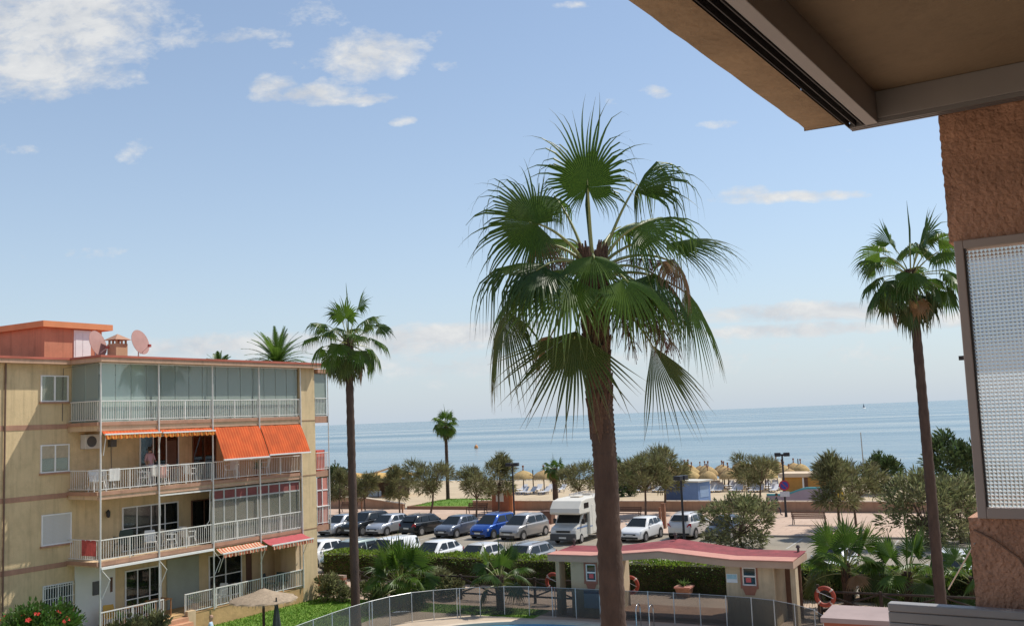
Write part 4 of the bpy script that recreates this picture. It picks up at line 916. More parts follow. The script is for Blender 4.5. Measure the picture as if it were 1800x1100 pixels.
# feather palm behind the block
def date_palm(label, base, h, fr, L_, seed):
    r = random.Random(seed); t = thing('date_palm', label, 'palm tree', base, 0, 'feather palms behind the block'); top = Vector((0, 0, h))
    trunk_mesh([(0, 0, 0), (0, 0, h * .5), (0, 0, h)], .26, .22, 'trunk', t, rings=24)
    for i in range(fr):
        k = i / (fr - 1); el = R(82 - 95 * k + r.uniform(-6, 6)); az = i * 2.39996; hd = Vector((math.cos(az), math.sin(az), 0))
        d = hd * math.cos(el) + Vector((0, 0, math.sin(el))); P = []; p = top.copy(); v = d.copy()
        for j in range(12): P.append(p.copy()); p = p + v * L_ / 11; v = (v + Vector((0, 0, -.085))).normalized()
        q = MB(); q.tube(P, [.03 - .002 * j for j in range(12)], 4); q.uv += [(.2, .5)] * 48; side0 = hd.cross(Vector((0, 0, 1)))
        for j in range(44):
            f = .12 + .88 * j / 43; x = f * 11; a = min(int(x), 10); c = P[a].lerp(P[a + 1], x - a); tg = (P[a + 1] - P[a]).normalized()
            ll = .55 * math.sin(PI * min(1, f * .85 + .12)) + .08
            for s in (-1, 1):
                dd = (side0 * s * .75 + tg * .65 + Vector((0, 0, .22 + r.uniform(-.1, .1)))).normalized(); e = c + dd * ll + Vector((0, 0, -.08)); w = tg * .042
                q.add([c - w, c + w, e], [(0, 1, 2)]); q.uv += [(.1, .5), (.1, .5), (.8, .5)]
        q.build('frond', m_frond, t)
b_ = at(487, 640, 92); date_palm('feather palm top showing above the roof of the apartment block', Vector((b_.x, b_.y, 0)), b_.z, 64, 3.6, 5)
b_ = at(385, 652, 92); date_palm('tip of a second feather palm just above the roof line', Vector((b_.x, b_.y, 0)), b_.z, 22, 1.9, 6)

# ------------------------------------------------------------------ tamarisk trees, bushes, hedge
m_bark = mat('bark', (.13, .085, .06), .95, .25, 8, bump=.5, bscale=30)
m_tam = mat('tamarisk_leaf', (.125, .135, .05), .8, .25, .7, transl=.35, island=.5, col2=(.235, .215, .10))
m_dark = mat('dark_leaf', (.06, .085, .032), .7, .25, .8, transl=.3, island=.4, col2=(.08, .12, .035))
m_bushy = mat('sea_bush_leaf', (.135, .155, .055), .75, .25, .6, transl=.38, island=.5, col2=(.28, .26, .13))
def crown(name, seed, rx, rz, nclump, nspray, ll, lw, up=.6, m=None, gap=.6, bent=True):
    r = random.Random(seed); q = MB(); cl = []
    for i in range(nclump):
        while True:
            p = Vector((r.uniform(-1, 1), r.uniform(-1, 1), r.uniform(-1, 1)))
            if .25 < p.length < 1: break
        p = Vector((p.x * rx, p.y * rx, p.z * rz + (0.15 * rz if p.length < .7 else 0))); cl.append((p, r.uniform(.22, .42) * rx * gap + .08))
    for i in range(nspray):
        c, cr = cl[int(r.random() ** 1.15 * nclump)]
        d = Vector((r.gauss(0, 1), r.gauss(0, 1), r.gauss(0, .8))).normalized(); p = c + d * cr * r.random() ** .45
        out = (d * .7 + p.normalized() * .5 + Vector((0, 0, up)) + Vector((r.uniform(-.4, .4), r.uniform(-.4, .4), r.uniform(-.3, .3)))).normalized()
        sd = out.cross(Vector((r.uniform(-1, 1), r.uniform(-1, 1), r.uniform(-1, 1)))).normalized(); l = ll * r.uniform(.6, 1.4); w = lw * r.uniform(.7, 1.3)
        if bent:
            e1 = p + out * l * .55; e2 = e1 + (out + Vector((0, 0, -.35))).normalized() * l * .45
            q.add([p, e1 - sd * w, e1 + sd * w, e2], [(0, 1, 2), (1, 3, 2)])
        else:
            e = p + out * l; q.add([p, p + out * l * .5 - sd * w, e, p + out * l * .5 + sd * w], [(0, 1, 2, 3)])
    return q.mesh(name, m), cl
def limb_mesh(seed, h0, cl, cz, rt, scale=1.0, bend=.25):
    r = random.Random(seed); q = MB(); p1 = Vector((r.uniform(-bend, bend), r.uniform(-bend, bend), h0 * .55)); p2 = Vector((p1.x * 1.3, p1.y * 1.3, h0))
    q.tube([(0, 0, -.05), p1, p2], [rt, rt * .85, rt * .7], 7)
    for c, cr in cl[:14]:
        e = Vector((c.x, c.y, c.z + cz)); m_ = p2.lerp(e, .45) + Vector((0, 0, -.1)); q.tube([p2, m_, e], [rt * .5, rt * .3, rt * .1], 5)
    return q.mesh('trunk', m_bark, smooth=60)
TAM = []
for i, (rx, rz, h0, cz) in enumerate([(1.75, 1.35, 1.7, 3.0), (1.5, 1.45, 1.6, 2.95), (1.95, 1.3, 1.9, 3.15)]):
    me, cl = crown('crown', 50 + i, rx, rz, 26, 4000, .44, .026, .6, m_tam, .58); TAM.append((me, limb_mesh(60 + i, h0, cl, cz, .095), cz))
def tam(x, y, i, sc, rz, label, group='tamarisk trees on the promenade', z=.12, sxy=1.0):
    g_ = gnd(x, y, z); t = thing('tamarisk_tree', label, 'tree', g_, rz, group); t.scale = (sc * sxy, sc * sxy, sc)
    me, tr, cz = TAM[i]; put('trunk', tr, t); put('crown', me, t, loc=(0, 0, cz)); return t
tam(597, 905, 1, .92, .3, 'small tamarisk tree at the very left, next to the sea side balconies'); tam(643, 905, 0, .86, 1.2, 'tamarisk tree right of the tall slim palm trunk')
tam(703, 905, 1, .95, 2.1, 'slim tamarisk tree with split trunk left of the grass bed'); tam(755, 910, 2, 1.12, .8, 'large round tamarisk tree in front of the grass bed')
tam(837, 910, 0, .97, 4.0, 'tamarisk tree above the blue parked car'); tam(877, 902, 1, 1.12, 5.2, 'upright tamarisk tree beside the brown information board')
tam(1022, 900, 2, .98, 2.6, 'wide tamarisk tree behind the camper van', z=.0); tam(1135, 908, 2, 1.10, 1.9, 'tamarisk tree with leaning trunk right of the big palm'); tam(1168, 902, 0, 1.22, 3.3, 'tall tamarisk tree left of the blue beach kiosk')
tam(1332, 893, 2, 1.02, .2, 'thin tamarisk tree showing the straw umbrellas through its crown'); tam(1477, 938, 1, 1.12, 2.2, 'forked tamarisk tree right of the bench and no parking sign'); tam(1505, 926, 0, 1.02, 5.0, 'second tamarisk tree of the pair, nearer the mast')
me_b, cl_b = crown('foliage', 71, 1.5, 1.2, 30, 4200, .28, .045, .5, m_dark, .62)
me_b2, cl_b2 = crown('foliage', 72, 2.35, 1.75, 40, 4600, .32, .042, .55, m_bushy, .48)
tr_b2 = limb_mesh(73, .9, cl_b2, 1.8, .10, bend=.4); tr_b = limb_mesh(74, .5, cl_b, 1.3, .08)
def bush(loc, me, tr, cz, sc, rz, label, name='bush', group=None):
    t = thing(name, label, 'bush', loc, rz, group); t.scale = sc if isinstance(sc, tuple) else (sc,) * 3
    if tr: put('stem', tr, t)
    put('foliage', me, t, loc=(0, 0, cz)); return t
bush(gnd(1306, 962, 0), me_b2, tr_b2, 1.75, (1.12, 1.12, .90), .5, 'large loose bush growing at the car park edge beside the white car'); bush(gnd(1625, 962, 0), me_b2, tr_b2, 1.75, (1.12, 1.12, 1.22), 2.7, 'big straggly bush left of the leaning palm trunk')
bush(gnd(1690, 955, 0), me_b2, tr_b2, 1.75, (1.1, 1.1, 1.1), 4.4, 'straggly bush between the leaning palm and the stucco wall'); bush(gnd(1690, 885, .0), me_b, tr_b, 1.9, (1.75, 1.75, 1.85), 1.0, 'dark dense bush on the beach behind the leaning palm')
bush(gnd(1553, 868, 0), me_b, tr_b, 1.3, (1.25, 1.25, 1.5), 3.0, 'dark bush by the tall mast on the beach'); bush(gnd(588, 872, 0), me_b, tr_b, 1.2, (1.2, 1.2, 1.5), 4.0, 'dark bush beside the beach bar with yellow canopy')
bush(gnd(1092, 872, 0), me_b, tr_b, 1.3, (1.1, 1.1, 1.5), .9, 'dark narrow bush just right of the big palm trunk')
m_yellowleaf = mat('hedge_new_leaf', (.16, .25, .02), .6, .2, 1.0, transl=.35, island=.4, col2=(.25, .33, .04)); m_hedge = mat('hedge_leaf', (.045, .09, .015), .6, .25, .9, transl=.28, island=.45, col2=(.075, .13, .02))
m_shaded_core = mat('hedge_shaded_core', (.05, .05, .022), .95, .3, 5)
def leafy(q, p, d, l, w, r):
    sd = d.cross(Vector((r.uniform(-1, 1), r.uniform(-1, 1), r.uniform(-1, 1)))).normalized(); q.add([p, p + d * l * .5 - sd * w, p + d * l, p + d * l * .5 + sd * w], [(0, 1, 2, 3)])
def hedge(label, u0, u1, v0, v1, h, seed):
    r = random.Random(seed); t = thing('hedge', label, 'hedge', S(u0, v0), SITE, 'clipped hedge along the car park'); L_, W = u1 - u0, v1 - v0
    MB().box(.1, L_ - .1, .12, W - .1, .0, h - .14).build('shaded_core', m_shaded_core, t)  # solid core for the twigs, inner shade put into its dark colour
    q = MB(); q2 = MB(); n = int(L_ * 560)
    hh = [h + r.uniform(-.08, .08) for _ in range(int(L_ * 1.2) + 3)]
    for _ in range(n):
        x = r.uniform(0, L_); f = x * 1.2; i = int(f); top = hh[i] + (hh[i + 1] - hh[i]) * (f - i)
        k = r.random()
        if k < .45:
            z = r.uniform(.05, 1) ** .8 * top; p = Vector((x, r.uniform(-.04, .12) + .06 * math.sin(x * 2.1 + z * 3), z)); d = Vector((r.uniform(-.7, .7), -1, r.uniform(-.3, .8))).normalized()
            leafy(q2 if z > top * .84 or r.random() < .06 else q, p, d, r.uniform(.08, .16), r.uniform(.025, .05), r)
        else:
            y = r.uniform(0, W); p = Vector((x, y, top - r.uniform(0, .12))); d = Vector((r.uniform(-.8, .8), r.uniform(-.8, .8), 1)).normalized()
            leafy(q2 if r.random() < .8 else q, p, d, r.uniform(.08, .17), r.uniform(.025, .05), r)
    q.build('foliage', m_hedge, t); q2.build('new_growth', m_yellowleaf, t)
hedge('clipped green hedge with yellow tips between the block and the gatehouse', -36.5, -18.2, 46.4, 47.8, 1.42, 1)
hedge('clipped green hedge seen through the opening of the gatehouse', -18.1, -7.4, 46.5, 47.8, 1.40, 2)
hedge('clipped green hedge right of the gatehouse behind young palms', -7.3, 12, 46.4, 47.8, 1.40, 3)
# hibiscus bush in the lower left corner
def flowers(t, n, rx, rz, cz, m, seed, sz):
    r = random.Random(seed)
    pm = MB()
    for k in range(5):
        a = 2 * PI * k / 5; c, s = math.cos(a), math.sin(a); pm.add([(0, 0, 0), (c * .6 - s * .45, s * .6 + c * .45, .25), (c * 1.05, s * 1.05, .1), (c * .6 + s * .45, s * .6 - c * .45, .25)], [(0, 1, 2, 3)])
    me = pm.mesh('flower', m)
    for i in range(n):
        a, b = r.uniform(PI * .75, PI * 2.1), r.uniform(-.1, 1.2); d = Vector((math.cos(a) * math.cos(b), math.sin(a) * math.cos(b), math.sin(b)))
        o = put('flower', me, t, loc=(d.x * rx, d.y * rx, cz + d.z * rz)); o.scale = (sz * r.uniform(.7, 1.2),) * 3; o.rotation_euler = d.to_track_quat('Z', 'Y').to_euler()
me_h, cl_h = crown('foliage', 81, 1.55, 1.05, 40, 7500, .17, .045, .35, mat('hibiscus_leaf', (.05, .115, .02), .5, .2, 1, transl=.3, island=.4, col2=(.09, .17, .03)), .8, bent=False)
h_ = at(58, 1118, 37); t = bush(Vector((h_.x, h_.y, 0)), me_h, None, 1.35, 1.0, 0, 'round hibiscus bush with red flowers in the bottom left corner', name='hibiscus_bush')
MB().tube([(0, 0, 0), (.05, 0, .6), (0, .05, 1.3)], [.09, .07, .05], 6).build('stem', m_bark, t)
flowers(t, 26, 1.62, 1.12, 1.35, mat('red_flower', (.62, .04, .025), .6, .15, 5, transl=.3), 4, .10)
# shrubs by the block
me_s, cl_s = crown('foliage', 91, .8, .75, 20, 1700, .22, .05, .5, m_bushy, .8, bent=False)
def shrub(loc, sc, label, rz=0, name='shrub'):
    t = thing(name, label, 'shrub', loc, rz, 'shrubs of the garden'); t.scale = (sc,) * 3; put('foliage', me_s, t, loc=(0, 0, .72)); MB().tube([(0, 0, 0), (.02, 0, .7)], [.05, .03], 5).build('stem', m_bark, t)
shrub(BW(.9, 12.2, 0), .85, 'leafy shrub at the corner pier of the apartment block'); shrub(BW(.7, .7, .0), .85, 'small shrub at the left end of the terrace railing', 1); shrub(BW(.7, 2.0, 0), .8, 'shrub beside the terrace steps', 2)
for i, (x, y, s, lb) in enumerate([(603, 1058, .5, 'dark shrub below the hedge left of the palm trunk'), (655, 1056, .7, 'shrub at the foot of the bushy young palm'), (772, 1048, .85, 'flowering shrub behind the wooden fence'), (800, 1052, .7, 'low shrub with reddish tips by the wooden fence'), (1345, 1050, .6, 'shrub in the dark porch of the gatehouse'), (1440, 1052, .8, 'shrub behind the lifebuoy right of the gatehouse'), (1655, 1060, .9, 'shrub between the young palms at right')]):
    g_ = gnd(x, y); shrub(Vector((g_.x, g_.y, 0)), s, lb, i)
# ------------------------------------------------------------------ pool gatehouse
m_gate = mat('gatehouse_render', (.50, .40, .265), .9, .12, .9, bump=.25, bscale=20, streak=.6)
m_rooftile = mat('red_roof', (.235, .04, .042), .75, .3, 1.8, bump=.3, bscale=18, streak=.6)
m_roofedge = mat('roof_edge', (.50, .235, .18), .8, .12, 2)
m_surr = mat('window_surround', (.30, .13, .085), .8, .15, 3)
gt = thing('gatehouse', 'low ochre pool gatehouse with red roof, two booths and a gabled passage', 'building', S(-18.9, 40.3), SITE)
# booth walls with real openings for the windows
def wall_with_window(x0, x1, w0, w1, z0, z1, zt, d=.2):
    q = MB(); q.box(x0, w0, 0, d, 0, zt); q.box(w1, x1, 0, d, 0, zt); q.box(w0, w1, 0, d, 0, z0); q.box(w0, w1, 0, d, z1, zt); return q
GH = 2.36
def booth(x0, x1, w0, w1, z0, z1):
    q = wall_with_window(x0, x1, w0, w1, z0, z1, GH); q.box(x0, x0 + .2, .2, 2.4, 0, GH); q.box(x1 - .2, x1, .2, 2.4, 0, GH); q.box(x0 + .2, x1 - .2, 2.2, 2.4, 0, GH)
    q.build('booth_wall', m_gate, gt)
    s = MB(); e = .07
    s.box(w0 - e, w1 + e, -.03, 0.0, z1, z1 + e); s.box(w0 - e, w1 + e, -.05, 0.0, z0 - e - .04, z0); s.box(w0 - e, w0, -.03, 0.0, z0, z1); s.box(w1, w1 + e, -.03, 0.0, z0, z1)
    f = MB(); f.box(w0, w0 + .05, .03, .10, z0, z1); f.box(w1 - .05, w1, .03, .10, z0, z1); f.box(w0 + .05, w1 - .05, .03, .10, z0, z0 + .05); f.box(w0 + .05, w1 - .05, .03, .10, z1 - .05, z1); zm = z0 + (z1 - z0) * .46; f.box(w0 + .05, w1 - .05, .03, .10, zm, zm + .06)
    o = f.build('window', m_white, gt); s.build('surround', m_surr, o)
    MB().box(w0 + .05, w1 - .05, .055, .065, z0 + .05, zm).build('pane', m_dark_glass, o); MB().box(w0 + .05, w1 - .05, .055, .065, zm + .06, z1 - .05).build('pane', m_dark_glass, o)
    MB().box(w0 + .13, w0 + .34, .045, .052, z0 + .12, zm - .03).build('notice', mat('notice_red', (.60, .12, .12), .7, .25, 20), o)
    MB().slab([(w0 + .0, -.03, z0 - .11), (w1, -.03, z0 - .11), (w1 - .1, -.03, z0 - .36), (w0 + .1, -.03, z0 - .36)], (0, .028, 0)).build('sill_apron', m_surr, o)
booth(.72, 2.50, 1.42, 1.90, 1.50, 2.22); booth(7.55, 9.50, 8.22, 8.78, 1.58, 2.30)
MB().box(0, .18, 0, .6, 0, GH).build('pillar', m_gate, gt); MB().box(10.12, 10.32, 0, .5, 0, GH).build('pillar', m_gate, gt)
MB().box(.18, .72, 1.9, 2.1, 0, GH).build('porch_back', m_brown, gt); MB().box(9.5, 10.12, 1.9, 2.1, 0, GH).build('porch_back', m_brown, gt)
MB().box(2.5, 7.55, .2, 2.6, -.02, .14).build('passage_step', mat('step_brown', (.33, .20, .13), .85, .15, 2), gt)
# roof: flat over the booths, a low gable over the passage
def rz_(x): return GH + (.26 * max(0, 1 - abs(x - 4.95) / 3.0))
xs = [-.15, 1.95, 4.95, 7.95, 10.36]
rf = MB(); lo = [(x, -.45, rz_(x)) for x in xs]; hi = [(x, -.45, rz_(x) + (.27 if x in (4.95,) else .26)) for x in xs]
rf.slab(lo + hi[::-1], (0, 2.7, 0)); rf = rf.build('roof', mat('fascia_tan', (.42, .29, .21), .85, .1, 1.2), gt)
q = MB()
q.grid([[(x, -.5, rz_(x) + .268) for x in xs], [(x, 2.3, rz_(x) + .268 + (.18 if x == 4.95 else .06)) for x in xs]]); q.build('roof_skin', m_rooftile, rf)
q = MB()
for i in range(4):
    x0, x1 = xs[i], xs[i + 1]; a0, a1 = rz_(x0) + .275, rz_(x1) + .275
    q.slab([(x0, -.52, a0), (x1, -.52, a1), (x1, .45, a1 + .01), (x0, .45, a0 + .01)], (0, 0, .035))
q.build('roof_border', m_roofedge, rf)
for x, z in ((10.1, 2.66), (4.9, 3.08), (.1, 2.72)):
    MB().lathe([(.05, 0), (.05, .18), (.10, .20), (.06, .30), (.0, .32)], 8, (x, 1.9, z)).build('roof_vent', mat('vent_dark', (.10, .08, .07), .7), rf)
MB().box(7.58, 8.02, -.012, -.002, 1.68, 2.02).build('sign', mat('sign_pale', (.62, .66, .68), .6, .08, 12), gt)
MB().box(7.60, 8.00, -.016, -.013, 1.82, 2.00).build('sign_print', mat('sign_blue', (.30, .48, .55), .6, .15, 20), gt)
MB().box(1.30, 2.06, -.03, -.002, .38, 1.12).build('notice_board', mat('board_pale', (.40, .50, .62), .6, .15, 14), gt); MB().box(1.30, 2.06, -.034, -.031, .98, 1.10).build('board_heading', mat('board_blue', (.05, .08, .20), .6), gt)

# pool fence of grey mesh panels
PF = [(-24.75, 29.6), (-24.9, 31.1), (-25.0, 32.4), (-25.05, 33.6), (-25.0, 34.9), (-24.8, 36.1), (-24.4, 37.2), (-23.75, 37.95), (-22.95, 38.6), (-22.1, 39.15), (-21.1, 39.55), (-20.0, 39.78), (-18.9, 39.82), (-17.8, 39.84), (-16.7, 39.86), (-15.7, 39.87), (-14.55, 39.88), (-13.45, 39.88), (-12.35, 39.85), (-11.25, 39.75), (-10.2, 39.6), (-9.25, 39.3), (-8.35, 38.7), (-7.45, 37.8), (-6.9, 36.7), (-6.7, 35.4)]
m_mesh = mat('fence_mesh', (.085, .088, .082), .9, .15, 40, alpha=.46, spec=.1); m_fpost = mat('fence_post', (.55, .56, .55), .4, .05, 5, metal=.3)
pf = thing('pool_fence', 'see-through grey mesh fence with thin pale posts curving round the pool', 'fence', S(0, 0), SITE)
pm = MB().tube([(0, 0, 0), (0, 0, 1.27)], .022, 6).mesh('post', m_fpost)
for (u, v) in PF: put('post', pm, pf, loc=(u, v, 0))
for i in range(len(PF) - 1):
    a, b = Vector((*PF[i], 0)), Vector((*PF[i + 1], 0)); d = (b - a).normalized() * .024; a2, b2 = a + d, b - d; n = Vector((-d.y, d.x, 0)).normalized() * .004
    MB().slab([a2 + Vector((0, 0, .05)) - n / 2, b2 + Vector((0, 0, .05)) - n / 2, b2 + Vector((0, 0, 1.24)) - n / 2, a2 + Vector((0, 0, 1.24)) - n / 2], n).build('mesh_panel', m_mesh, pf)
for i in (4, 8, 12): 
    u, v = PF[i]; put('post', pm, pf, loc=(u + .13, v + .02, 0))
tp = MB()
for i in range(len(PF) - 1): tp.tube([(*PF[i], 1.245), (*PF[i + 1], 1.245)], .010, 4)
tp.build('top_cord', m_fpost, pf)
# pool ladder
t = thing('pool_ladder', 'chrome pool ladder handrails at the pool edge right of the big palm', 'pool ladder', S(-14.55, 38.35), SITE)
m_chrome = mat('chrome', (.6, .62, .64), .2, .03, 3, metal=1)
for x in (0, .55):
    P = [(x, .55, 0), (x, .55, .75)] + [(x, .30 + .25 * math.cos(PI * k / 8), .75 + .22 * math.sin(PI * k / 8)) for k in range(1, 8)] + [(x, .05, .75), (x, .05, -.8)]
    MB().tube(P, .022, 8).build('handrail', m_chrome, t, smooth=180)
for z in (-.2, -.5): MB().box(.02, .53, .0, .10, z, z + .03).build('rung', m_chrome, t)
# rustic fence of dark poles with crosses
m_pole = mat('dark_pole', (.055, .036, .026), .85, .3, 6, bump=.3, bscale=20)
def rustic(label, u0, u1, v, bays):
    t = thing('rustic_fence', label, 'fence', S(u0, v), SITE, 'dark wooden fences beside the gatehouse'); L_ = (u1 - u0) / bays
    for i in range(bays + 1): MB().tube([(L_ * i, 0, 0), (L_ * i, 0, 1.18)], .07, 8).build('post', m_pole, t)
    for i in range(bays):
        x0, x1 = L_ * i + .06, L_ * (i + 1) - .06
        MB().tube([(x0, -.01, 1.08), (x1, -.01, 1.08)], .05, 6).build('rail', m_pole, t); MB().tube([(x0, -.01, .30), (x1, -.01, .30)], .045, 6).build('rail', m_pole, t)
        MB().tube([(x0, .05, .34), (x1, .05, 1.04)], .04, 6).build('brace', m_pole, t); MB().tube([(x0, -.07, 1.04), (x1, -.07, .34)], .04, 6).build('brace', m_pole, t)
rustic('dark pole fence with crossed braces left of the gatehouse', -31, -19.05, 42.5, 6); rustic('dark pole fence with crossed braces right of the gatehouse', -8.1, 5.9, 42.5, 6)
def lifebuoy(loc, rz, label):
    t = thing('lifebuoy', label, 'lifebuoy', loc, rz, 'lifebuoys beside the gatehouse'); q = MB(); R0, r0 = .34, .085; n, m_ = 28, 10
    rows = [[(math.cos(2 * PI * i / n) * (R0 + r0 * math.cos(2 * PI * k / m_)), r0 * math.sin(2 * PI * k / m_), math.sin(2 * PI * i / n) * (R0 + r0 * math.cos(2 * PI * k / m_))) for k in range(m_ + 1)] for i in range(n + 1)]
    q.grid(rows); q.build('ring', mat('buoy_red', (.30, .05, .028), .6, .2, 4), t, smooth=180)
    for k in range(4):
        a = PI / 4 + PI / 2 * k; b = MB(); rows = [[(math.cos(a + da) * (R0 + (r0 + .006) * math.cos(2 * PI * j / m_)), (r0 + .006) * math.sin(2 * PI * j / m_), math.sin(a + da) * (R0 + (r0 + .006) * math.cos(2 * PI * j / m_))) for j in range(m_ + 1)] for da in (-.09, .09)]
        b.grid(rows); b.build('band', mat('buoy_band', (.55, .42, .36), .6, .1, 4), t, smooth=180)
    MB().tube([(-.3, -.09, .2), (0, -.11, .1), (.33, -.09, -.05)], .012, 5).build('rope', m_white, t)
lifebuoy(S(-20.0, 42.36, 1.05), SITE, 'red lifebuoy on the wooden fence left of the gatehouse'); lifebuoy(S(-7.75, 41.6, 1.05), SITE, 'red lifebuoy on its post right of the gatehouse'); lifebuoy(S(-16.45, 42.9, .95), SITE, 'red lifebuoy hidden behind the big palm trunk')
t = thing('lifebuoy_post', 'slim wooden post carrying the lifebuoy right of the gatehouse', 'post', S(-8.02, 41.68), SITE); MB().box(-.05, .05, -.05, .05, 0, 1.5).build('post_body', m_pole, t); MB().box(.05, .45, -.02, .02, 1.33, 1.37).build('hook_arm', m_pole, t)
# planter in the passage
t = thing('flower_pot', 'square terracotta pot with a leafy plant in the gatehouse passage', 'plant pot', S(-14.9, 45.8), SITE)
m_tc = mat('terracotta_pot', (.32, .17, .11), .85, .2, 4, streak=.5)
MB().add([(-.45, -.45, 0), (.45, -.45, 0), (.45, .45, 0), (-.45, .45, 0), (-.62, -.62, .68), (.62, -.62, .68), (.62, .62, .68), (-.62, .62, .68)], [(3, 2, 1, 0), (4, 5, 6, 7), (0, 1, 5, 4), (1, 2, 6, 5), (2, 3, 7, 6), (3, 0, 4, 7)]).build('pot', m_tc, t)
MB().box(-.68, .68, -.68, .68, .682, .80).build('rim', m_roofedge, t)
r_ = random.Random(9); pq = MB()
for i in range(70):
    a = r_.uniform(0, 2 * PI); el = r_.uniform(.3, 1.4); d = Vector((math.cos(a) * math.cos(el), math.sin(a) * math.cos(el), math.sin(el))); p0 = Vector((r_.uniform(-.15, .15), r_.uniform(-.15, .15), .78)); l = r_.uniform(.45, .9); sd = d.cross(Vector((0, 0, 1))).normalized() * .06
    pq.add([p0, p0 + d * l * .5 - sd, p0 + d * l + Vector((0, 0, -.15)), p0 + d * l * .5 + sd], [(0, 1, 2, 3)])
pq.build('plant', mat('aloe_leaf', (.14, .22, .06), .6, .2, 2, transl=.25, island=.3), t); t.scale = (.56, .56, .62)
# pump hut below the terrace
t = thing('pump_hut', 'low red brown hut with flat mauve roof in front of the young palms', 'hut', S(-5.9, 30.7), SITE)
MB().box(.08, 2.6, .06, 1.95, 0, 2.28).build('wall', mat('hut_red', (.33, .105, .06), .85, .12, 1.2), t)
MB().box(0, 2.75, 0, 2.05, 2.282, 2.42).build('roof', mat('hut_roof', (.34, .255, .235), .85, .1, 1), t)
for x in (.95, 1.85): MB().box(x, x + .03, .045, .06, .05, 2.2).build('door_joint', m_brown, t)
# straw parasol and folded parasol on the lawn
m_straw = mat('pale_straw', (.34, .26, .18), .95, .25, 8, bump=.6, bscale=60, stretch=(1, 1, .3))
pp = at(463, 1050, 39.5)
t = thing('straw_parasol', 'wide beige straw parasol on dark pole standing on the pool lawn', 'parasol', Vector((pp.x, pp.y, 0)))
MB().lathe([(1.30, 1.98), (1.24, 2.03), (.8, 2.15), (.4, 2.27), (.05, 2.42), (0, 2.43)], 26, wob=lambda k, z: 1 + .04 * math.sin(k * 2.7) * (z < 2.1)).build('canopy', m_straw, t, smooth=60)
fr_ = MB(); r_ = random.Random(4)
for i in range(150):
    a = 2 * PI * i / 150; l = r_.uniform(.05, .16); fr_.add([(1.26 * math.cos(a - .02), 1.26 * math.sin(a - .02), 2.02), (1.26 * math.cos(a + .02), 1.26 * math.sin(a + .02), 2.02), (1.30 * math.cos(a), 1.30 * math.sin(a), 2.0 - l)], [(0, 1, 2)])
fr_.build('fringe', m_straw, t); MB().tube([(0, 0, 0), (0, 0, 2.45)], .055, 8).build('pole', m_pole, t)
pp = at(486, 1078, 38.6); t = thing('folded_parasol', 'dark folded parasol next to the straw parasol', 'parasol', Vector((pp.x, pp.y, 0)))
MB().tube([(0, 0, 0), (0, 0, 2.2)], .03, 6).build('pole', m_pole, t); MB().lathe([(.16, .5), (.19, .75), (.13, 1.3), (.06, 1.9), (.02, 2.15)], 12, wob=lambda k, z: 1 + .18 * (k % 2)).build('canopy', mat('parasol_cloth', (.035, .045, .04), .9, .2, 4), t)
# low brick wall stub left of the palm
t = thing('brick_wall_stub', 'low red brick wall end between block and hedge', 'wall', S(-33.7, 42.1), SITE)
m_rb = mat('red_brick', (.26, .095, .06), .9, .2, 3, objvar=.2); MB().box(.01, 1.99, .012, .28, 0, .94).build('core', mat('mortar', (.30, .22, .17), .95), t)
bm_ = MB().box(0, .385, 0, .29, 0, .10).mesh('brick', m_rb)
for j in range(8):
    for i in range(5): put('brick', bm_, t, loc=(.4 * i + (.0 if j % 2 == 0 else -.18) + .006, 0, .118 * j + .01))

# ------------------------------------------------------------------ promenade furniture
m_lamp = mat('lamp_black', (.025, .025, .03), .5, .1, 4)
def lamp(loc, rz, h, label):
    t = thing('street_lamp', label, 'street lamp', loc, rz, 'twin headed street lamps'); MB().tube([(0, 0, 0), (0, 0, .5), (0, 0, h)], [.11, .085, .07], 8).build('post', m_lamp, t)
    MB().box(-.098, .098, -.08, .08, h + .002, h + .14).build('bracket', m_lamp, t)
    for s in (-1, 1): o = MB().box(s * .10, s * .58, -.24, .24, h - .04, h + .24).build('lamp_head', m_lamp, t, bevel=.03); MB().box(s * .14, s * .54, -.19, .19, h - .055, h - .042).build('lens', mat('lamp_lens', (.30, .30, .28), .3), o)
lamp(gnd(904, 905, .12), -.3, 4.3, 'black street lamp with two box heads by the brown information board'); lamp(gnd(1203, 952, 0), .9, 4.1, 'black street lamp standing beside the white car seen from behind'); 
l3 = gnd(1382, 908, .12); lamp(l3, -.25, 4.7, 'black street lamp carrying the round no parking sign')
t = thing('no_parking_sign', 'round red and blue no parking sign fixed to the lamp post', 'road sign', l3 + Vector((-.02, -.12, 2.42)), -.25)
MB().lathe([(0, 0), (.40, 0), (.40, .02), (0, .02)], 24, (0, 0, 0), 'y').build('disc', mat('sign_red', (.42, .03, .05), .5), t); t.rotation_euler = (0, 0, -.25)
MB().lathe([(0, 0), (.29, 0), (.29, .006), (0, .006)], 24, (0, -.0075, 0), 'y').build('blue_field', mat('sign_blue2', (.04, .06, .30), .5), t)
MB().bar((-.22, -.012, .22), (.22, -.012, -.22), .07, .008, (0, 1, 0)).build('red_bar', mat('sign_red', (.42, .03, .05), .5), t)
MB().box(-.36, .36, .0, .015, -.86, -.46).build('plate', mat('sign_plate', (.55, .57, .60), .5), t)
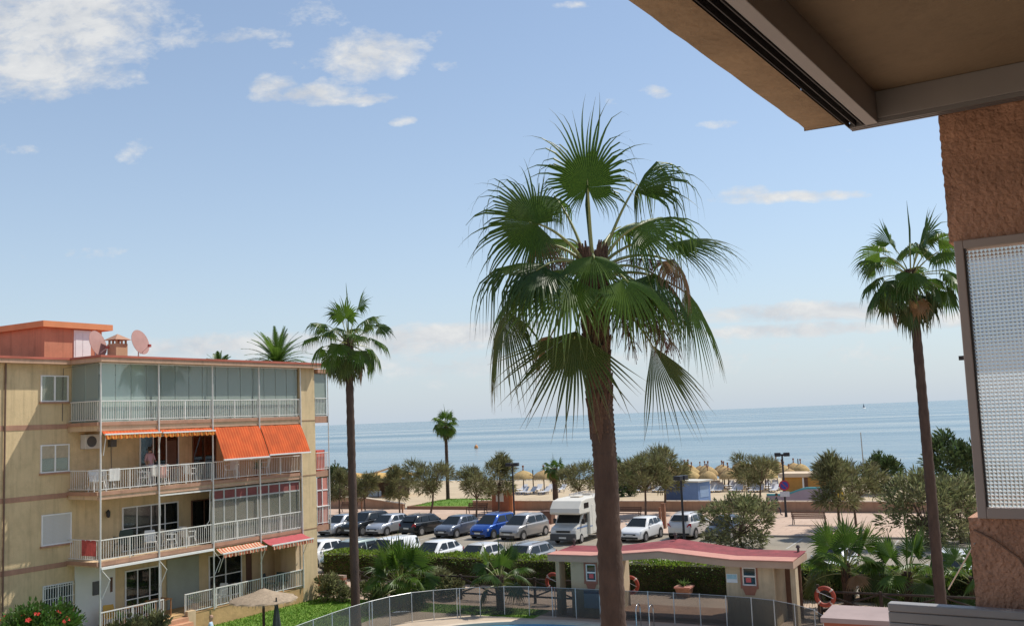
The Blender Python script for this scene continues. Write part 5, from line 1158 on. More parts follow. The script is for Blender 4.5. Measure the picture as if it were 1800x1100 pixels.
def bench(loc, rz, label, L_=2.0):
    t = thing('park_bench', label, 'bench', loc, rz, 'benches on the promenade'); m = mat('bench_wood', (.15, .07, .04), .7, .2, 6)
    sl_ = MB().box(-L_ / 2, L_ / 2, 0, .10, 0, .035).mesh('slat', m)
    for k in range(3): put('slat', sl_, t, loc=(0, -.22 + .14 * k, .45))
    for k in range(3):
        o = put('slat', sl_, t, loc=(0, .27 + .03 * k, .56 + .14 * k)); o.rotation_euler = (R(80), 0, 0)
    for s in (-1, 1):
        q = MB(); x = s * (L_ / 2 - .08); q.bar((x, -.22, .43), (x, -.26, 0), .05, .05); q.bar((x, .18, .43), (x, .34, 0), .05, .05); q.bar((x, -.24, .42), (x, .24, .42), .05, .045); q.bar((x, .23, .44), (x, .37, .98), .05, .045); q.bar((x, -.22, .62), (x, .28, .64), .05, .04); q.bar((x, -.2, .44), (x, -.2, .6), .05, .04); q.build('bench_end', mat('bench_iron', (.05, .03, .025), .5), t)
bench(gnd(1423, 922, .12), SITE + PI, 'brown slatted bench right of the no parking sign', 2.4); bench(gnd(1104, 912, .12), SITE, 'brown slatted bench behind the white hatchback, right of the palm trunk', 2.2); bench(gnd(838, 903, .12), SITE, 'brown bench behind the blue car under a tamarisk', 2.0); bench(gnd(612, 900, .12), SITE, 'bench by the ramp wall left of the tall palm trunk', 2.0)
t = thing('information_board', 'tall reddish brown information stand with white poster by the lamp', 'information stand', S(-43.6, 81.7, .12), SITE)
MB().box(-.9, .9, 0, .5, 0, 1.9).build('body', mat('board_brown', (.36, .13, .07), .7, .12, 2), t); MB().box(.9, 1.2, .05, .55, 0, 1.92).build('side_post', mat('board_orange', (.50, .19, .08), .7, .12, 2), t); MB().box(-.45, .35, -.012, -.002, .9, 1.7).build('poster', m_whitewall, t)
def wpost(x, y, h, w, label):
    t = thing('wooden_post', label, 'post', gnd(x, y, .12), SITE, 'brown posts on the promenade'); MB().box(-w, w, -w, w, 0, h).build('post_body', mat('post_brown', (.24, .11, .06), .85, .2, 4), t); MB().box(-w - .02, w + .02, -w - .02, w + .02, h + .002, h + .05).build('post_cap', mat('post_brown', (.24, .11, .06)), t)
wpost(1168, 928, 1.75, .13, 'thick brown post behind the two white cars'); wpost(1161, 918, 1.1, .07, 'thin brown post left of the thick one'); wpost(708, 908, 1.1, .05, 'brown stake beside the slim tamarisk'); wpost(636, 903, 1.2, .05, 'brown stake right of the tall palm trunk')
t = thing('litter_bin', 'dark brown litter bin left of the camper van', 'bin', gnd(964, 920, .12), SITE); MB().box(-.45, .45, -.4, .4, 0, .95).build('bin_body', m_brown, t, bevel=.03); MB().box(-.48, .48, -.43, .43, .952, 1.02).build('lid', m_brown, t)

# ------------------------------------------------------------------ beach
t = thing('beach_kiosk', 'blue beach kiosk with flat pale roof behind the promenade wall', 'kiosk', S(-29.9, 88.0, 0), SITE - R(16))
m_kb = mat('kiosk_blue', (.17, .27, .50), .8, .08, 1.5)
MB().box(0, 3.5, 0, 2.0, 0, 2.25).build('wall', m_kb, t); MB().box(-.25, 3.7, -.2, 2.2, 2.252, 2.38).build('roof', mat('kiosk_roof', (.55, .52, .46), .8, .1, 2), t)
MB().box(.05, 1.8, -.03, -.002, .1, 2.2).build('shaded_panel', mat('kiosk_shaded', (.06, .10, .20), .7, .1, 2), t); MB().box(3.501, 3.52, .3, 1.7, .9, 1.9).build('hatch', mat('kiosk_lit', (.28, .40, .60), .7, .08, 2), t)  # added panels: shade painted on the front, sunlight on the right side
t = thing('painted_bar', 'low lilac beach bar wall with wavy turquoise edge and yellow end', 'beach bar', S(-20.4, 86.6, 0), SITE)
n = 30; top = []
for i in range(n + 1):
    x = 6.0 * i / n; z = 1.25 + (.0 if x < 1.2 else .55 * (1 - math.cos(min(1, (x - 1.2) / 2.4) * PI)) / 2) - .5 * max(0, (x - 4.4) / 1.6) ** 2 * 1.2; top.append((x, z))
MB().slab([(0, 0, 0), (6.0, 0, 0)] + [(x, 0, z) for x, z in top[::-1]], (0, .25, 0)).build('wall', mat('lilac_wall', (.40, .33, .40), .85, .06, 1), t)
q = MB(); q.grid([[(x, -.02, z - .13) for x, z in top], [(x, -.02, z + .02) for x, z in top], [(x, .27, z + .02) for x, z in top]]); q.build('wave_band', mat('turquoise', (.09, .36, .42), .7, .1, 2), t)
MB().slab([(5.35, -.03, 0), (6.5, -.03, 0), (6.45, -.03, .9), (6.2, -.03, 1.7), (5.95, -.03, 1.75), (5.6, -.03, 1.0)], (0, .025, 0)).build('yellow_panel', mat('yellow_paint', (.75, .48, .05), .8, .1, 2), t)
t = thing('beach_hut', 'orange beach hut with beige flat roof behind the painted wall', 'hut', S(-21.2, 96.5, 0), SITE)
MB().box(0, 4.6, 0, 2.5, 0, 2.0).build('wall', mat('orange_wall', (.44, .23, .06), .8, .15, 1.5), t); MB().box(-.2, 5.6, -.3, 2.8, 2.0, 2.35).build('roof', mat('beige_roof', (.62, .48, .34), .85, .1, 1), t); MB().box(1.9, 2.05, -.03, -.002, .2, 1.95).build('door_post', m_white, t); MB().box(2.05, 2.4, -.03, -.002, .2, 1.95).build('door', m_brown, t)
t = thing('beach_bar', 'beach bar with yellow canopy and leaning pole at far left of the beach', 'beach bar', S(-74.5, 97.5, 0), SITE)
m_yc = mat('yellow_canopy', (.72, .46, .16), .85, .12, .8, transl=.2)
q = MB(); q.grid([[(x, y, 2.15 + .55 * math.sin(PI * y / 4.4) + .06 * math.sin(x * 1.7)) for x in [i * .5 for i in range(20)]] for y in [j * .55 for j in range(9)]]); q.build('canopy', m_yc, t, smooth=180)
for x in (.2, 3.2, 6.2, 9.2):
    for y in (.2, 4.2): MB().tube([(x, y, 0), (x, y, 2.2)], .06, 6).build('post', m_pole, t)
MB().box(.4, 8.6, 3.0, 3.2, 0, 1.9).build('bar_wall', mat('bar_dark', (.10, .08, .07), .9), t); MB().box(.6, 6.0, .4, .9, 0, 1.05).build('counter', mat('counter_wood', (.28, .17, .1), .8), t)
MB().box(3.6, 5.0, .3, .36, 1.0, 1.8).build('menu_board', mat('menu_frame', (.5, .5, .5), .6), t); MB().box(3.7, 4.9, .288, .298, 1.1, 1.7).build('menu_face', mat('menu_dark', (.05, .05, .05), .6), t)
MB().box(4.6, 6.6, .2, .26, .1, .75).build('side_screen', mat('screen_grey', (.35, .38, .40), .6), t)
MB().tube([(4.2, .4, 2.45), (8.4, .9, 3.55)], .11, 8).build('leaning_pole', mat('pole_tan', (.55, .42, .28), .8, .1, 3), t)
t = thing('mast', 'thin tall pale mast on the beach near the tamarisk pair', 'mast', S(-14.2, 100, 0), SITE); MB().tube([(0, 0, 0), (-.05, 0, 5.9)], [.07, .04], 6).build('mast_pole', mat('mast_pole', (.40, .38, .34), .6), t)
for (x, y, h, lb) in [(590, 866, 4.2, 'dark beach pole at far left by the sea side balconies'), (1405, 846, 2.6, 'dark beach post behind the orange hut'), (610, 866, 2.0, 'short dark beach post beside the yellow canopy'), (938, 866, 2.6, 'thin dark post between the two near straw umbrellas')]:
    g_ = gnd(x, y); t = thing('beach_post', lb, 'post', g_, 0, 'posts on the beach'); MB().tube([(0, 0, -.6), (0, 0, h)], .06, 6).build('post_body', m_pole, t)
m_thatch = mat('thatch', (.41, .28, .125), .95, .25, 5, bump=.7, bscale=40, stretch=(1, 1, .3), objvar=.12); m_tuft = mat('thatch_tuft', (.26, .12, .07), .95, .25, 8)
def straw_umbrella(loc, label):
    t = thing('straw_umbrella', label, 'beach umbrella', loc, 0, 'straw umbrellas on the beach')
    MB().lathe([(1.32, 1.62), (1.25, 1.86), (1.02, 2.12), (.66, 2.36), (.3, 2.50), (.07, 2.56), (.0, 2.57)], 18, wob=lambda k, z: 1 + .05 * math.sin(k * 2.3 + z)).build('thatch', m_thatch, t, smooth=60)
    r = random.Random(8); q = MB()
    for i in range(90):
        a = 2 * PI * i / 90; l = r.uniform(.08, .28); q.add([(1.29 * math.cos(a - .04), 1.29 * math.sin(a - .04), 1.68), (1.29 * math.cos(a + .04), 1.29 * math.sin(a + .04), 1.68), (1.33 * math.cos(a), 1.33 * math.sin(a), 1.62 - l)], [(0, 1, 2)])
    q.build('fringe', m_thatch, t); MB().tube([(0, 0, -.3), (0, 0, 2.4)], .06, 6).build('pole', m_pole, t)
    MB().lathe([(.05, 2.5), (.09, 2.6), (.06, 2.8), (.13, 3.05), (.10, 3.12), (0, 3.13)], 8).build('tuft', m_tuft, t); return t
um = straw_umbrella(gnd(921, 866), 'left one of the two near straw umbrellas behind the lamp'); dup(um, gnd(957, 866), 1, 'right one of the two near straw umbrellas, by the shaggy palm')
r_ = random.Random(12); UMB = []
for j, v in enumerate((105.0, 108.2, 111.2, 114.2, 117.0)):
    for i in range(11):
        u = -45.5 + 2.12 * i + (1.2 if j % 2 else 0) + r_.uniform(-.25, .25)
        if j == 0 and i < 2 or j == 1 and i == 0: continue
        UMB.append((u, v + r_.uniform(-.4, .4), j))
WORDS = ['first', 'second', 'third', 'fourth', 'fifth', 'sixth', 'seventh', 'eighth', 'ninth', 'tenth', 'eleventh']
def ordn(U, u, j): return WORDS[sorted(x for x, v, k in U if k == j).index(u)]
names = ['row nearest the promenade', 'second row from the promenade', 'third row from the promenade', 'fourth row from the promenade', 'row nearest the sea']
for (u, v, j) in UMB:
    o = dup(um, S(u, v, -.15), r_.uniform(0, 6), 'straw umbrella with brown tuft, ' + ordn(UMB, u, j) + ' from the left in the ' + names[j]); s_ = r_.uniform(.72, .84); o.scale = (s_, s_, s_ * r_.uniform(1.12, 1.25))
m_bed = mat('sunbed_white', (.66, .67, .70), .6, .1, 3, objvar=.15); m_bedb = mat('sunbed_blue', (.10, .12, .20), .7, .1, 3)
def sunbed(loc, rz, label):
    t = thing('sun_lounger', label, 'sun lounger', loc, rz, 'sun loungers on the beach'); MB().box(-.32, .32, -.95, .45, .30, .36).build('mattress', m_bed, t)
    MB().slab([(-.32, .45, .33), (.32, .45, .33), (.32, .98, .78), (-.32, .98, .78)], (0, -.04, .05)).build('backrest', m_bed, t); q = MB()
    for x in (-.28, .28):
        for y in (-.8, .3): q.box(x - .03, x + .03, y - .03, y + .03, 0, .30)
    q.build('legs', m_bedb, t); return t
sb = sunbed(S(-52.9, 101.3, 0), SITE, 'white lounger under the left near umbrella'); k_ = 0
for (u, v, lb) in [(-51.2, 101.4, 'white lounger front right of the left near umbrella'), (-50.2, 101.3, 'white lounger front left of the right near umbrella'), (-48.5, 101.4, 'white lounger front right of the right near umbrella'), (-53.0, 104.6, 'white lounger behind the left near umbrella, left one'), (-51.0, 104.8, 'white lounger behind the left near umbrella, right one'), (-49.6, 104.7, 'white lounger behind the right near umbrella, left one'), (-48.0, 104.6, 'white lounger behind the right near umbrella, right one')]: dup(sb, S(u, v, 0), SITE + r_.uniform(-.2, .2), lb)
for (u, v, j) in UMB:
    if j < 3:
        for s in (-.75, .75): dup(sb, S(u + s, v - 1.0, -.1), SITE + r_.uniform(-.25, .25), ('left' if s < 0 else 'right') + ' white lounger below the ' + ordn(UMB, u, j) + ' straw umbrella from the left, ' + names[j])
# far marks on the water
t = thing('sailing_boat', 'tiny boat with sail on the horizon at right', 'boat', Vector((990 * .7, 2852 * .7, -.6)), .4); MB().slab([(-4, -1, 0), (4, -1, 0), (5, 0, 1.2), (4, 1, 1.2), (-4, 1, 1.2), (-4, -1, 1.2)], (0, .4, .6)).build('hull', m_white, t); MB().slab([(-2, 0, 1.5), (3, 0, 1.5), (0, 0, 10)], (0, .1, 0)).build('sail', mat('sail', (.25, .25, .28), .8), t)
bp_ = at(837, 783, 320); t = thing('buoy', 'small orange buoy floating on the sea right of the lone palm', 'buoy', Vector((bp_.x, bp_.y, -.6))); MB().lathe([(.5, -.2), (.62, .3), (.5, .8), (.1, 1.1), (.06, 1.5), (0, 1.5)], 12).build('float', mat('buoy_orange', (.70, .30, .10), .6), t)
# ------------------------------------------------------------------ cars
m_carglass = mat('car_glass', (.016, .020, .021), .05, .1, 2, spec=.38); m_tyre = mat('tyre', (.018, .018, .018), .85, .2, 9); m_rim = mat('rim', (.45, .45, .46), .3, .1, 4, metal=.7); m_black = mat('black_plastic', (.02, .02, .021), .6, .2, 6)
m_plate = mat('number_plate', (.62, .62, .58), .5, .08, 20); m_hl = mat('headlight', (.60, .62, .64), .12, .1, 8, spec=.8); m_tl = mat('taillight', (.45, .02, .03), .2, .1, 8)
def carpaint(name, c, metal=.25): return mat(name, c, .28, .03, 2, metal=metal, coat=.6)
def lerp_tab(tab, x):
    for i in range(len(tab) - 1):
        if x <= tab[i + 1][0]:
            t = (x - tab[i][0]) / (tab[i + 1][0] - tab[i][0]); t = max(0, t); return tab[i][1] + (tab[i + 1][1] - tab[i][1]) * t
    return tab[-1][1]
TYPES = { # length, width, height, nose z, bonnet z, windscreen base, roof front, roof rear, rear glass base, belt z
    'hatch': (4.0, 1.74, 1.48, .66, .92, 1.02, 1.78, 3.35, 3.86, .98), 'estate': (4.6, 1.78, 1.50, .66, .90, 1.15, 1.95, 3.95, 4.46, .96),
    'mpv': (4.4, 1.80, 1.64, .72, 1.00, .85, 1.72, 3.80, 4.22, 1.04), 'suv': (4.45, 1.84, 1.66, .80, 1.06, 1.15, 1.85, 3.85, 4.30, 1.10), 'van': (4.2, 1.78, 1.70, .76, 1.04, .85, 1.55, 3.92, 4.12, 1.08)}
def make_car(typ, paint, label, loc, rz):
    L_, W, Hh, nz, hz, w0, w1, r1, rb, bz = TYPES[typ]
    t = thing('parked_car', label, 'car', loc, rz, 'cars in the car park'); h2 = W / 2
    zt = [(0, nz - .10), (.05, nz), (.22, nz + .09), (w0 * .55, hz - .05), (w0, hz), (w0 + .5, bz), (rb, bz + .03), (L_ - .10, bz - .02), (L_ - .03, bz - .22), (L_, bz - .34)]
    ww = [(0, h2 * .70), (.06, h2 * .80), (.25, h2 * .91), (.6, h2 * .98), (1.2, h2), (L_ - 1, h2), (L_ - .4, h2 * .965), (L_ - .08, h2 * .88), (L_, h2 * .80)]
    zb = [(0, .26), (.1, .20), (.5, .19), (L_ - .4, .20), (L_ - .05, .30), (L_, .34)]
    ys = [0, .03, .08, .16, .30, .5, .75, 1.0, w0, w0 + .25, w0 + .6, L_ * .5, r1 - .3, r1, rb - .15, rb, L_ - .22, L_ - .10, L_ - .04, L_]
    ys = sorted(set(round(y, 3) for y in ys if 0 <= y <= L_)); q = MB(); rows = []
    for y in ys:
        z1, w, z0 = lerp_tab(zt, y), lerp_tab(ww, y), lerp_tab(zb, y); hgt = z1 - z0
        half = [(w * .80, z0), (w * .97, z0 + .05), (w * 1.0, z0 + .30 * hgt), (w * .985, z0 + .52 * hgt), (w * 1.0, z0 + .66 * hgt), (w * .955, z1 - .05), (w * .89, z1), (w * .45, z1 + .015)]
        rows.append([(x, y - L_ / 2, z) for x, z in half] + [(0, y - L_ / 2, z1 + .02)] + [(-x, y - L_ / 2, z) for x, z in half[::-1]])
    q.grid(rows); n = len(rows[0])
    q.add(rows[0], [tuple(range(n))]); q.add(rows[-1], [tuple(range(n - 1, -1, -1))])
    for i in range(len(rows) - 1): q.add([rows[i][0], rows[i + 1][0], rows[i + 1][-1], rows[i][-1]], [(0, 1, 2, 3)])
    # greenhouse: roof and pillars in body colour
    wb, wr = h2 * .90, h2 * .70; zs = lambda y: lerp_tab(zt, y)
    st = [(w0, zs(w0) + .0, wb * .93), (w0 + (w1 - w0) * .5, (zs(w0) + Hh - .035) / 2 + .004, (wb * .95 + wr) / 2), (w1, Hh - .035, wr * .97), (w1 + .25, Hh - .005, wr), ((w1 + r1) / 2, Hh + .012, wr), (r1 - .2, Hh - .01, wr * .98), (r1, Hh - .05, wr * .96), ((r1 + rb) / 2 + .03, (Hh - .05 + bz + .02) / 2 + .004, (wr + wb) / 2 * .97), (rb, bz + .02, wb * .93)]
    rows = []
    for (y, z, w) in st:
        base = max(.5, zs(y) - .03); wbb = lerp_tab(ww, y) * .90; rows.append([(min(wbb, wbb), y - L_ / 2, base), (w + (wbb - w) * .12, y - L_ / 2, base + (z - base) * .88), (w * .9, y - L_ / 2, z), (0, y - L_ / 2, z + (.02 if w1 + .1 < y < r1 - .1 else .003)), (-w * .9, y - L_ / 2, z), (-(w + (wbb - w) * .12), y - L_ / 2, base + (z - base) * .88), (-wbb, y - L_ / 2, base)])
    q.grid(rows); body = q.build('body', paint, t, smooth=38)
    o_ = .012
    def pane(pts, name, inset, off):
        c = sum(pts, Vector()) / len(pts); nn = (pts[1] - pts[0]).cross(pts[2] - pts[0]).normalized(); 
        if nn.dot(off) < 0: nn = -nn
        P = [c + (p - c) * inset for p in pts]; MB().slab([p + nn * .004 for p in P], nn * o_).build(name, m_carglass, t)
    def Z(y, z, w): return Vector((w, y - L_ / 2, z))
    a0, a1 = st[0], st[2]; wsb = lerp_tab(ww, w0) * .86
    pane([Z(a0[0] + .03, a0[1] + .02, wsb), Z(a0[0] + .03, a0[1] + .02, -wsb), Z(a1[0] - .03, a1[1] - .0, -a1[2] * .92), Z(a1[0] - .03, a1[1] - .0, a1[2] * .92)], 'windscreen', .96, Vector((0, -1, 1)))
    b0, b1 = st[6], st[8]; pane([Z(b0[0] + .05, b0[1] - .01, b0[2] * .86), Z(b0[0] + .05, b0[1] - .01, -b0[2] * .86), Z(b1[0] + .0, b1[1] + .12, -b1[2] * .88), Z(b1[0] + .0, b1[1] + .12, b1[2] * .88)], 'rear_window', .95, Vector((0, 1, 1)))
    ym = (w1 + r1) / 2 - .15
    for s in (-1, 1):
        def side(y, f): # point on the side glass at height fraction f
            z0 = zs(y) + .03; zr = Hh - .07; w_b = lerp_tab(ww, y) * .905; return Vector((s * (w_b + (wr * 1.03 - w_b) * f), y - L_ / 2, z0 + (zr - z0) * f))
        off = Vector((s, 0, .3))
        pane([side(w0 + .42, .06), side(ym - .05, .06), side(ym - .05, .93), side(w1 + .18, .93)], 'side_window', .97, off)
        if typ != 'van': pane([side(ym + .05, .06), side(r1 - .25, .06), side(r1 - .35, .93), side(ym + .05, .93)], 'side_window', .97, off)
        pane([side(r1 - .15, .12), side(rb - .22, .16), side(r1 + .02, .86), side(r1 - .22, .92)], 'side_window', .93, off)
        MB().box(s * (h2 * .97), s * (h2 * 1.10), w0 + .42 - L_ / 2, w0 + .56 - L_ / 2, bz + .02, bz + .15).build('mirror', paint, t, bevel=.03)
        hx = h2 * .60; q = MB(); q.slab([(s * hx * .72, .035 - L_ / 2, nz - .16), (s * h2 * .90, .22 - L_ / 2, nz - .10), (s * h2 * .92, .34 - L_ / 2, nz + .05), (s * h2 * .86, .24 - L_ / 2, nz + .055), (s * hx * .78, .055 - L_ / 2, nz - .02)], (0, -.03, .012)); q.build('headlight', m_hl, t)
        q = MB(); q.slab([(s * h2 * .60, L_ - .02 - L_ / 2, bz - .24), (s * h2 * .93, L_ - .16 - L_ / 2, bz - .26), (s * h2 * .93, L_ - .14 - L_ / 2, bz + .0), (s * h2 * .80, L_ - .04 - L_ / 2, bz - .01)], (0, .03, 0)); q.build('taillight', m_tl, t)
        for (yw) in (.78, L_ - .78):
            rw = .325 if typ != 'suv' else .355; x0 = s * (h2 - .19); x1 = s * (h2 + .012)
            MB().lathe([(0, 0), (rw + .055, 0), (rw + .055, .003), (0, .003)], 20, (s * (h2 * .995) if s > 0 else s * (h2 * .995) - .003, yw - L_ / 2, rw + .02), 'x').build('wheel_arch', m_black, t)
            wq = MB(); lo, hi = min(x0, x1), max(x0, x1); wq.lathe([(rw * .6, lo), (rw * .94, lo), (rw, lo + .03), (rw, hi - .03), (rw * .94, hi), (rw * .66, hi)], 20, (0, yw - L_ / 2, rw), 'x'); wo = wq.build('wheel', m_tyre, t, smooth=50)
            rq = MB(); e = hi + .002 if s > 0 else lo - .002
            rq.lathe([(0, e), (rw * .64, e), (rw * .66, e - s * .04), (0, e - s * .04)] if s > 0 else [(0, e + .04), (rw * .66, e + .04), (rw * .64, e), (0, e)], 16, (0, yw - L_ / 2, rw), 'x'); rq.build('rim', m_rim, wo)
    MB().box(-h2 * .52, h2 * .52, -.012 - L_ / 2, .02 - L_ / 2, nz - .18, nz - .08).build('grille', m_black, t)
    MB().box(-h2 * .70, h2 * .70, -.012 - L_ / 2, .05 - L_ / 2, .25, .38).build('lower_grille', m_black, t)
    MB().box(-.26, .26, -.026 - L_ / 2, -.014 - L_ / 2, .42, .53).build('number_plate', m_plate, t); MB().box(-.26, .26, L_ / 2 + .0, L_ / 2 + .015, .55, .66).build('number_plate', m_plate, t)
    q = MB().box(-h2 * .80, h2 * .80, L_ / 2 - .03, L_ / 2 + .012, .32, .46); q.build('rear_bumper', m_black, t)
    for s in (-1, 1): MB().box(s * h2 * .985, s * h2 * 1.004, 1.25 - L_ / 2, L_ - 1.25 - L_ / 2, .22, .30).build('sill', m_black, t)
    if typ in ('suv', 'estate', 'mpv'):
        for s in (-1, 1): MB().bar((s * wr * .86, w1 + .35 - L_ / 2, Hh + .045), (s * wr * .86, r1 - .25 - L_ / 2, Hh + .04), .035, .04).build('roof_rail', m_rim, t)
    return t
P = {'silver': carpaint('paint_silver', (.42, .43, .45), .5), 'white': carpaint('paint_white', (.72, .72, .71), 0), 'black': carpaint('paint_black', (.012, .014, .015)), 'grey': carpaint('paint_grey', (.12, .135, .17), .5), 'blue': carpaint('paint_blue', (.012, .07, .33), .4), 'lgrey': carpaint('paint_light_grey', (.36, .35, .34), .5), 'dark': carpaint('paint_dark', (.025, .027, .035), .4), 'green': carpaint('paint_pale_green', (.32, .38, .34), .4), 'cream': carpaint('paint_pearl', (.62, .60, .57), .1)}
def park(x, y, typ, col, label, flip=False, a=0.0, z=0.0):     # x, y: middle of the near end at road level (far row) or roof middle (near row)
    g_ = gnd(x, y, z); L_ = TYPES[typ][0]
    make_car(typ, P[col], label, g_ + E2 * (L_ / 2 if z == 0 else .1) - Vector((0, 0, z - .008)), SITE + (PI if flip else 0) + R(a - 6))
park(572, 943, 'hatch', 'silver', 'silver car partly hidden behind the sea side balconies', a=2); park(615, 943, 'suv', 'black', 'black car behind the tall slim palm trunk', a=-1); park(657, 943, 'hatch', 'silver', 'silver white hatchback just right of the tall slim palm trunk, front towards us', a=1)
park(720, 943, 'estate', 'black', 'black estate car parked tail first with red tail light', True, -2); park(779, 947, 'hatch', 'grey', 'blue grey hatchback between the black estate and the blue car', a=1); park(845, 949, 'mpv', 'blue', 'bright blue car left of the light grey people carrier', a=-1); park(898, 951, 'mpv', 'lgrey', 'light grey people carrier beside the camper van', a=-2)
park(1111, 954, 'hatch', 'white', 'white hatchback right of the big palm trunk, front towards us', a=1); park(1198, 949, 'suv', 'cream', 'white off-roader seen from behind next to the lamp post', True, 2); park(1262, 952, 'hatch', 'dark', 'dark car hidden behind the large loose bush')
park(557, 951, 'hatch', 'white', 'white car at the left end of the near row, by the block', z=1.46); park(618, 951, 'mpv', 'green', 'pale green car behind the tall slim palm trunk in the near row', z=1.60); park(684, 946, 'van', 'white', 'white boxy van above the bushy young palm', z=1.68); park(761, 952, 'hatch', 'white', 'white rounded hatchback in the near row behind the hedge', z=1.46)
park(838, 957, 'hatch', 'cream', 'off white small car in the near row left of the grey estate', z=1.46); park(920, 957, 'estate', 'lgrey', 'grey estate car at the right end of the near row', z=1.48); park(1462, 963, 'hatch', 'white', 'white car seen behind the young palms right of the gatehouse', z=1.46); park(1672, 972, 'mpv', 'white', 'white car behind the leaning palm trunk at right', z=1.62)

# camper van
def camper(u, v):
    t = thing('camper_van', 'cream camper van with overcab nose beside the big palm trunk', 'camper van', S(u, v, .008), SITE)
    m = mat('camper_cream', (.66, .62, .54), .45, .04, 1.5); mc = mat('camper_cab', (.52, .51, .47), .35, .05, 2, coat=.3); h = 1.02; L_ = 5.9
    def sweep(prof, x0, x1): # side profile (y, z) pushed across
        q = MB(); n = len(prof); q.add([(x0, y, z) for y, z in prof] + [(x1, y, z) for y, z in prof], [tuple(range(n - 1, -1, -1)), tuple(range(n, 2 * n))] + [(i, (i + 1) % n, n + (i + 1) % n, n + i) for i in range(n)]); return q
    sweep([(.0, .32), (.0, .95), (.12, 1.10), (.75, 1.28), (1.35, 1.98), (2.1, 1.98), (2.1, .32)], -.93, .93).build('cab', mc, t, bevel=.05)
    sweep([(2.1, .45), (2.1, 1.95), (.42, 1.95), (.30, 2.05), (.38, 2.35), (.85, 2.82), (1.6, 2.93), (L_, 2.93), (L_, .45)], -1.1, 1.1).build('body', m, t, bevel=.06)
    q = MB(); nrm = Vector((0, -.7, .6)).normalized() * .012; q.slab([Vector((-.84, .80, 1.35)), Vector((.84, .80, 1.35)), Vector((.78, 1.30, 1.93)), Vector((-.78, 1.30, 1.93))], nrm); q.build('windscreen', m_carglass, t)
    q = MB(); q.slab([Vector((-.70, .86, 1.40)), Vector((.70, .86, 1.40)), Vector((.66, 1.22, 1.82)), Vector((-.66, 1.22, 1.82))], nrm * 1.8); q.build('sun_blind', mat('screen_blind', (.30, .31, .29), .3, .1, 4), t)
    MB().box(-.95, .95, -.14, .06, .28, .72).build('front_bumper', mat('camper_bumper', (.07, .07, .07), .7, .1, 4), t, bevel=.05)
    MB().box(-.5, .5, -.015, .0, .80, .93).build('grille', m_black, t); MB().box(-.26, .26, -.16, -.142, .42, .53).build('number_plate', m_plate, t)
    for s in (-1, 1):
        MB().box(s * .58, s * .90, -.025, .06, .76, .98).build('headlight', m_hl, t); MB().slab([(s * .931, 1.0, 1.30), (s * .931, 2.05, 1.30), (s * .931, 2.05, 1.88), (s * .931, 1.45, 1.88)], (s * .012, 0, 0)).build('side_window', m_carglass, t)
        MB().box(s * .96, s * 1.16, .98, 1.10, 1.28, 1.62).build('mirror', m_black, t, bevel=.02); MB().box(s * .94, s * 1.0, 1.0, 1.08, 1.34, 1.42).build('mirror_arm', m_black, t)
        MB().box(s * 1.1, s * 1.115, 1.15, 1.95, 2.30, 2.66).build('window', m_carglass, t); MB().box(s * 1.1, s * 1.115, 3.9, 5.1, 1.55, 2.2).build('window', m_carglass, t); MB().box(s * 1.1, s * 1.112, 2.5, 3.2, .6, 2.45).build('door', m, t); MB().box(s * .932, s * .94, .2, 2.0, 1.02, 1.12).build('stripe', mat('stripe_blue', (.14, .22, .38), .5), t)
        MB().box(s * 1.1, s * 1.108, 2.1, L_ - .1, .98, 1.05).build('stripe', mat('stripe_blue', (.14, .22, .38), .5), t)
        for yw in (.92, 4.9):
            rw = .33; lo, hi = (min(s * .74, s * .95) , max(s * .74, s * .95)) if yw < 2 else (min(s * .9, s * 1.12), max(s * .9, s * 1.12)); wq = MB(); wq.lathe([(rw * .6, lo), (rw, lo + .02), (rw, hi - .02), (rw * .66, hi)] if s > 0 else [(rw * .66, lo), (rw, lo + .02), (rw, hi - .02), (rw * .6, hi)], 18, (0, yw, rw), 'x'); wo = wq.build('wheel', m_tyre, t, smooth=50)
            e = hi if s > 0 else lo; MB().lathe([(0, -.02), (rw * .62, -.02), (rw * .62, .02), (0, .02)], 14, (e, yw, rw), 'x').build('rim', m_rim, wo)
    MB().box(-.35, .35, 2.2, 2.9, 2.932, 3.02).build('roof_hatch', mat('hatch_beige', (.55, .48, .38), .5), t, bevel=.02); MB().box(-.3, .3, 4.2, 4.8, 2.932, 3.04).build('roof_hatch', mat('hatch_beige', (.55, .48, .38)), t, bevel=.02)
    q = MB()
    for s in (-1, 1): q.tube([(s * .9, 3.2, 3.06), (s * .9, 6.2, 3.06)], .02, 5)
    for y in (3.3, 4.05, 5.2, 6.1): q.tube([(-.9, y, 3.06), (.9, y, 3.06)], .018, 5); q.box(-.91, -.88, y - .02, y + .02, 2.935, 3.06); q.box(.88, .91, y - .02, y + .02, 2.935, 3.06)
    q.build('roof_rack', m_rim, t)
camper(-28.35, 61.9)

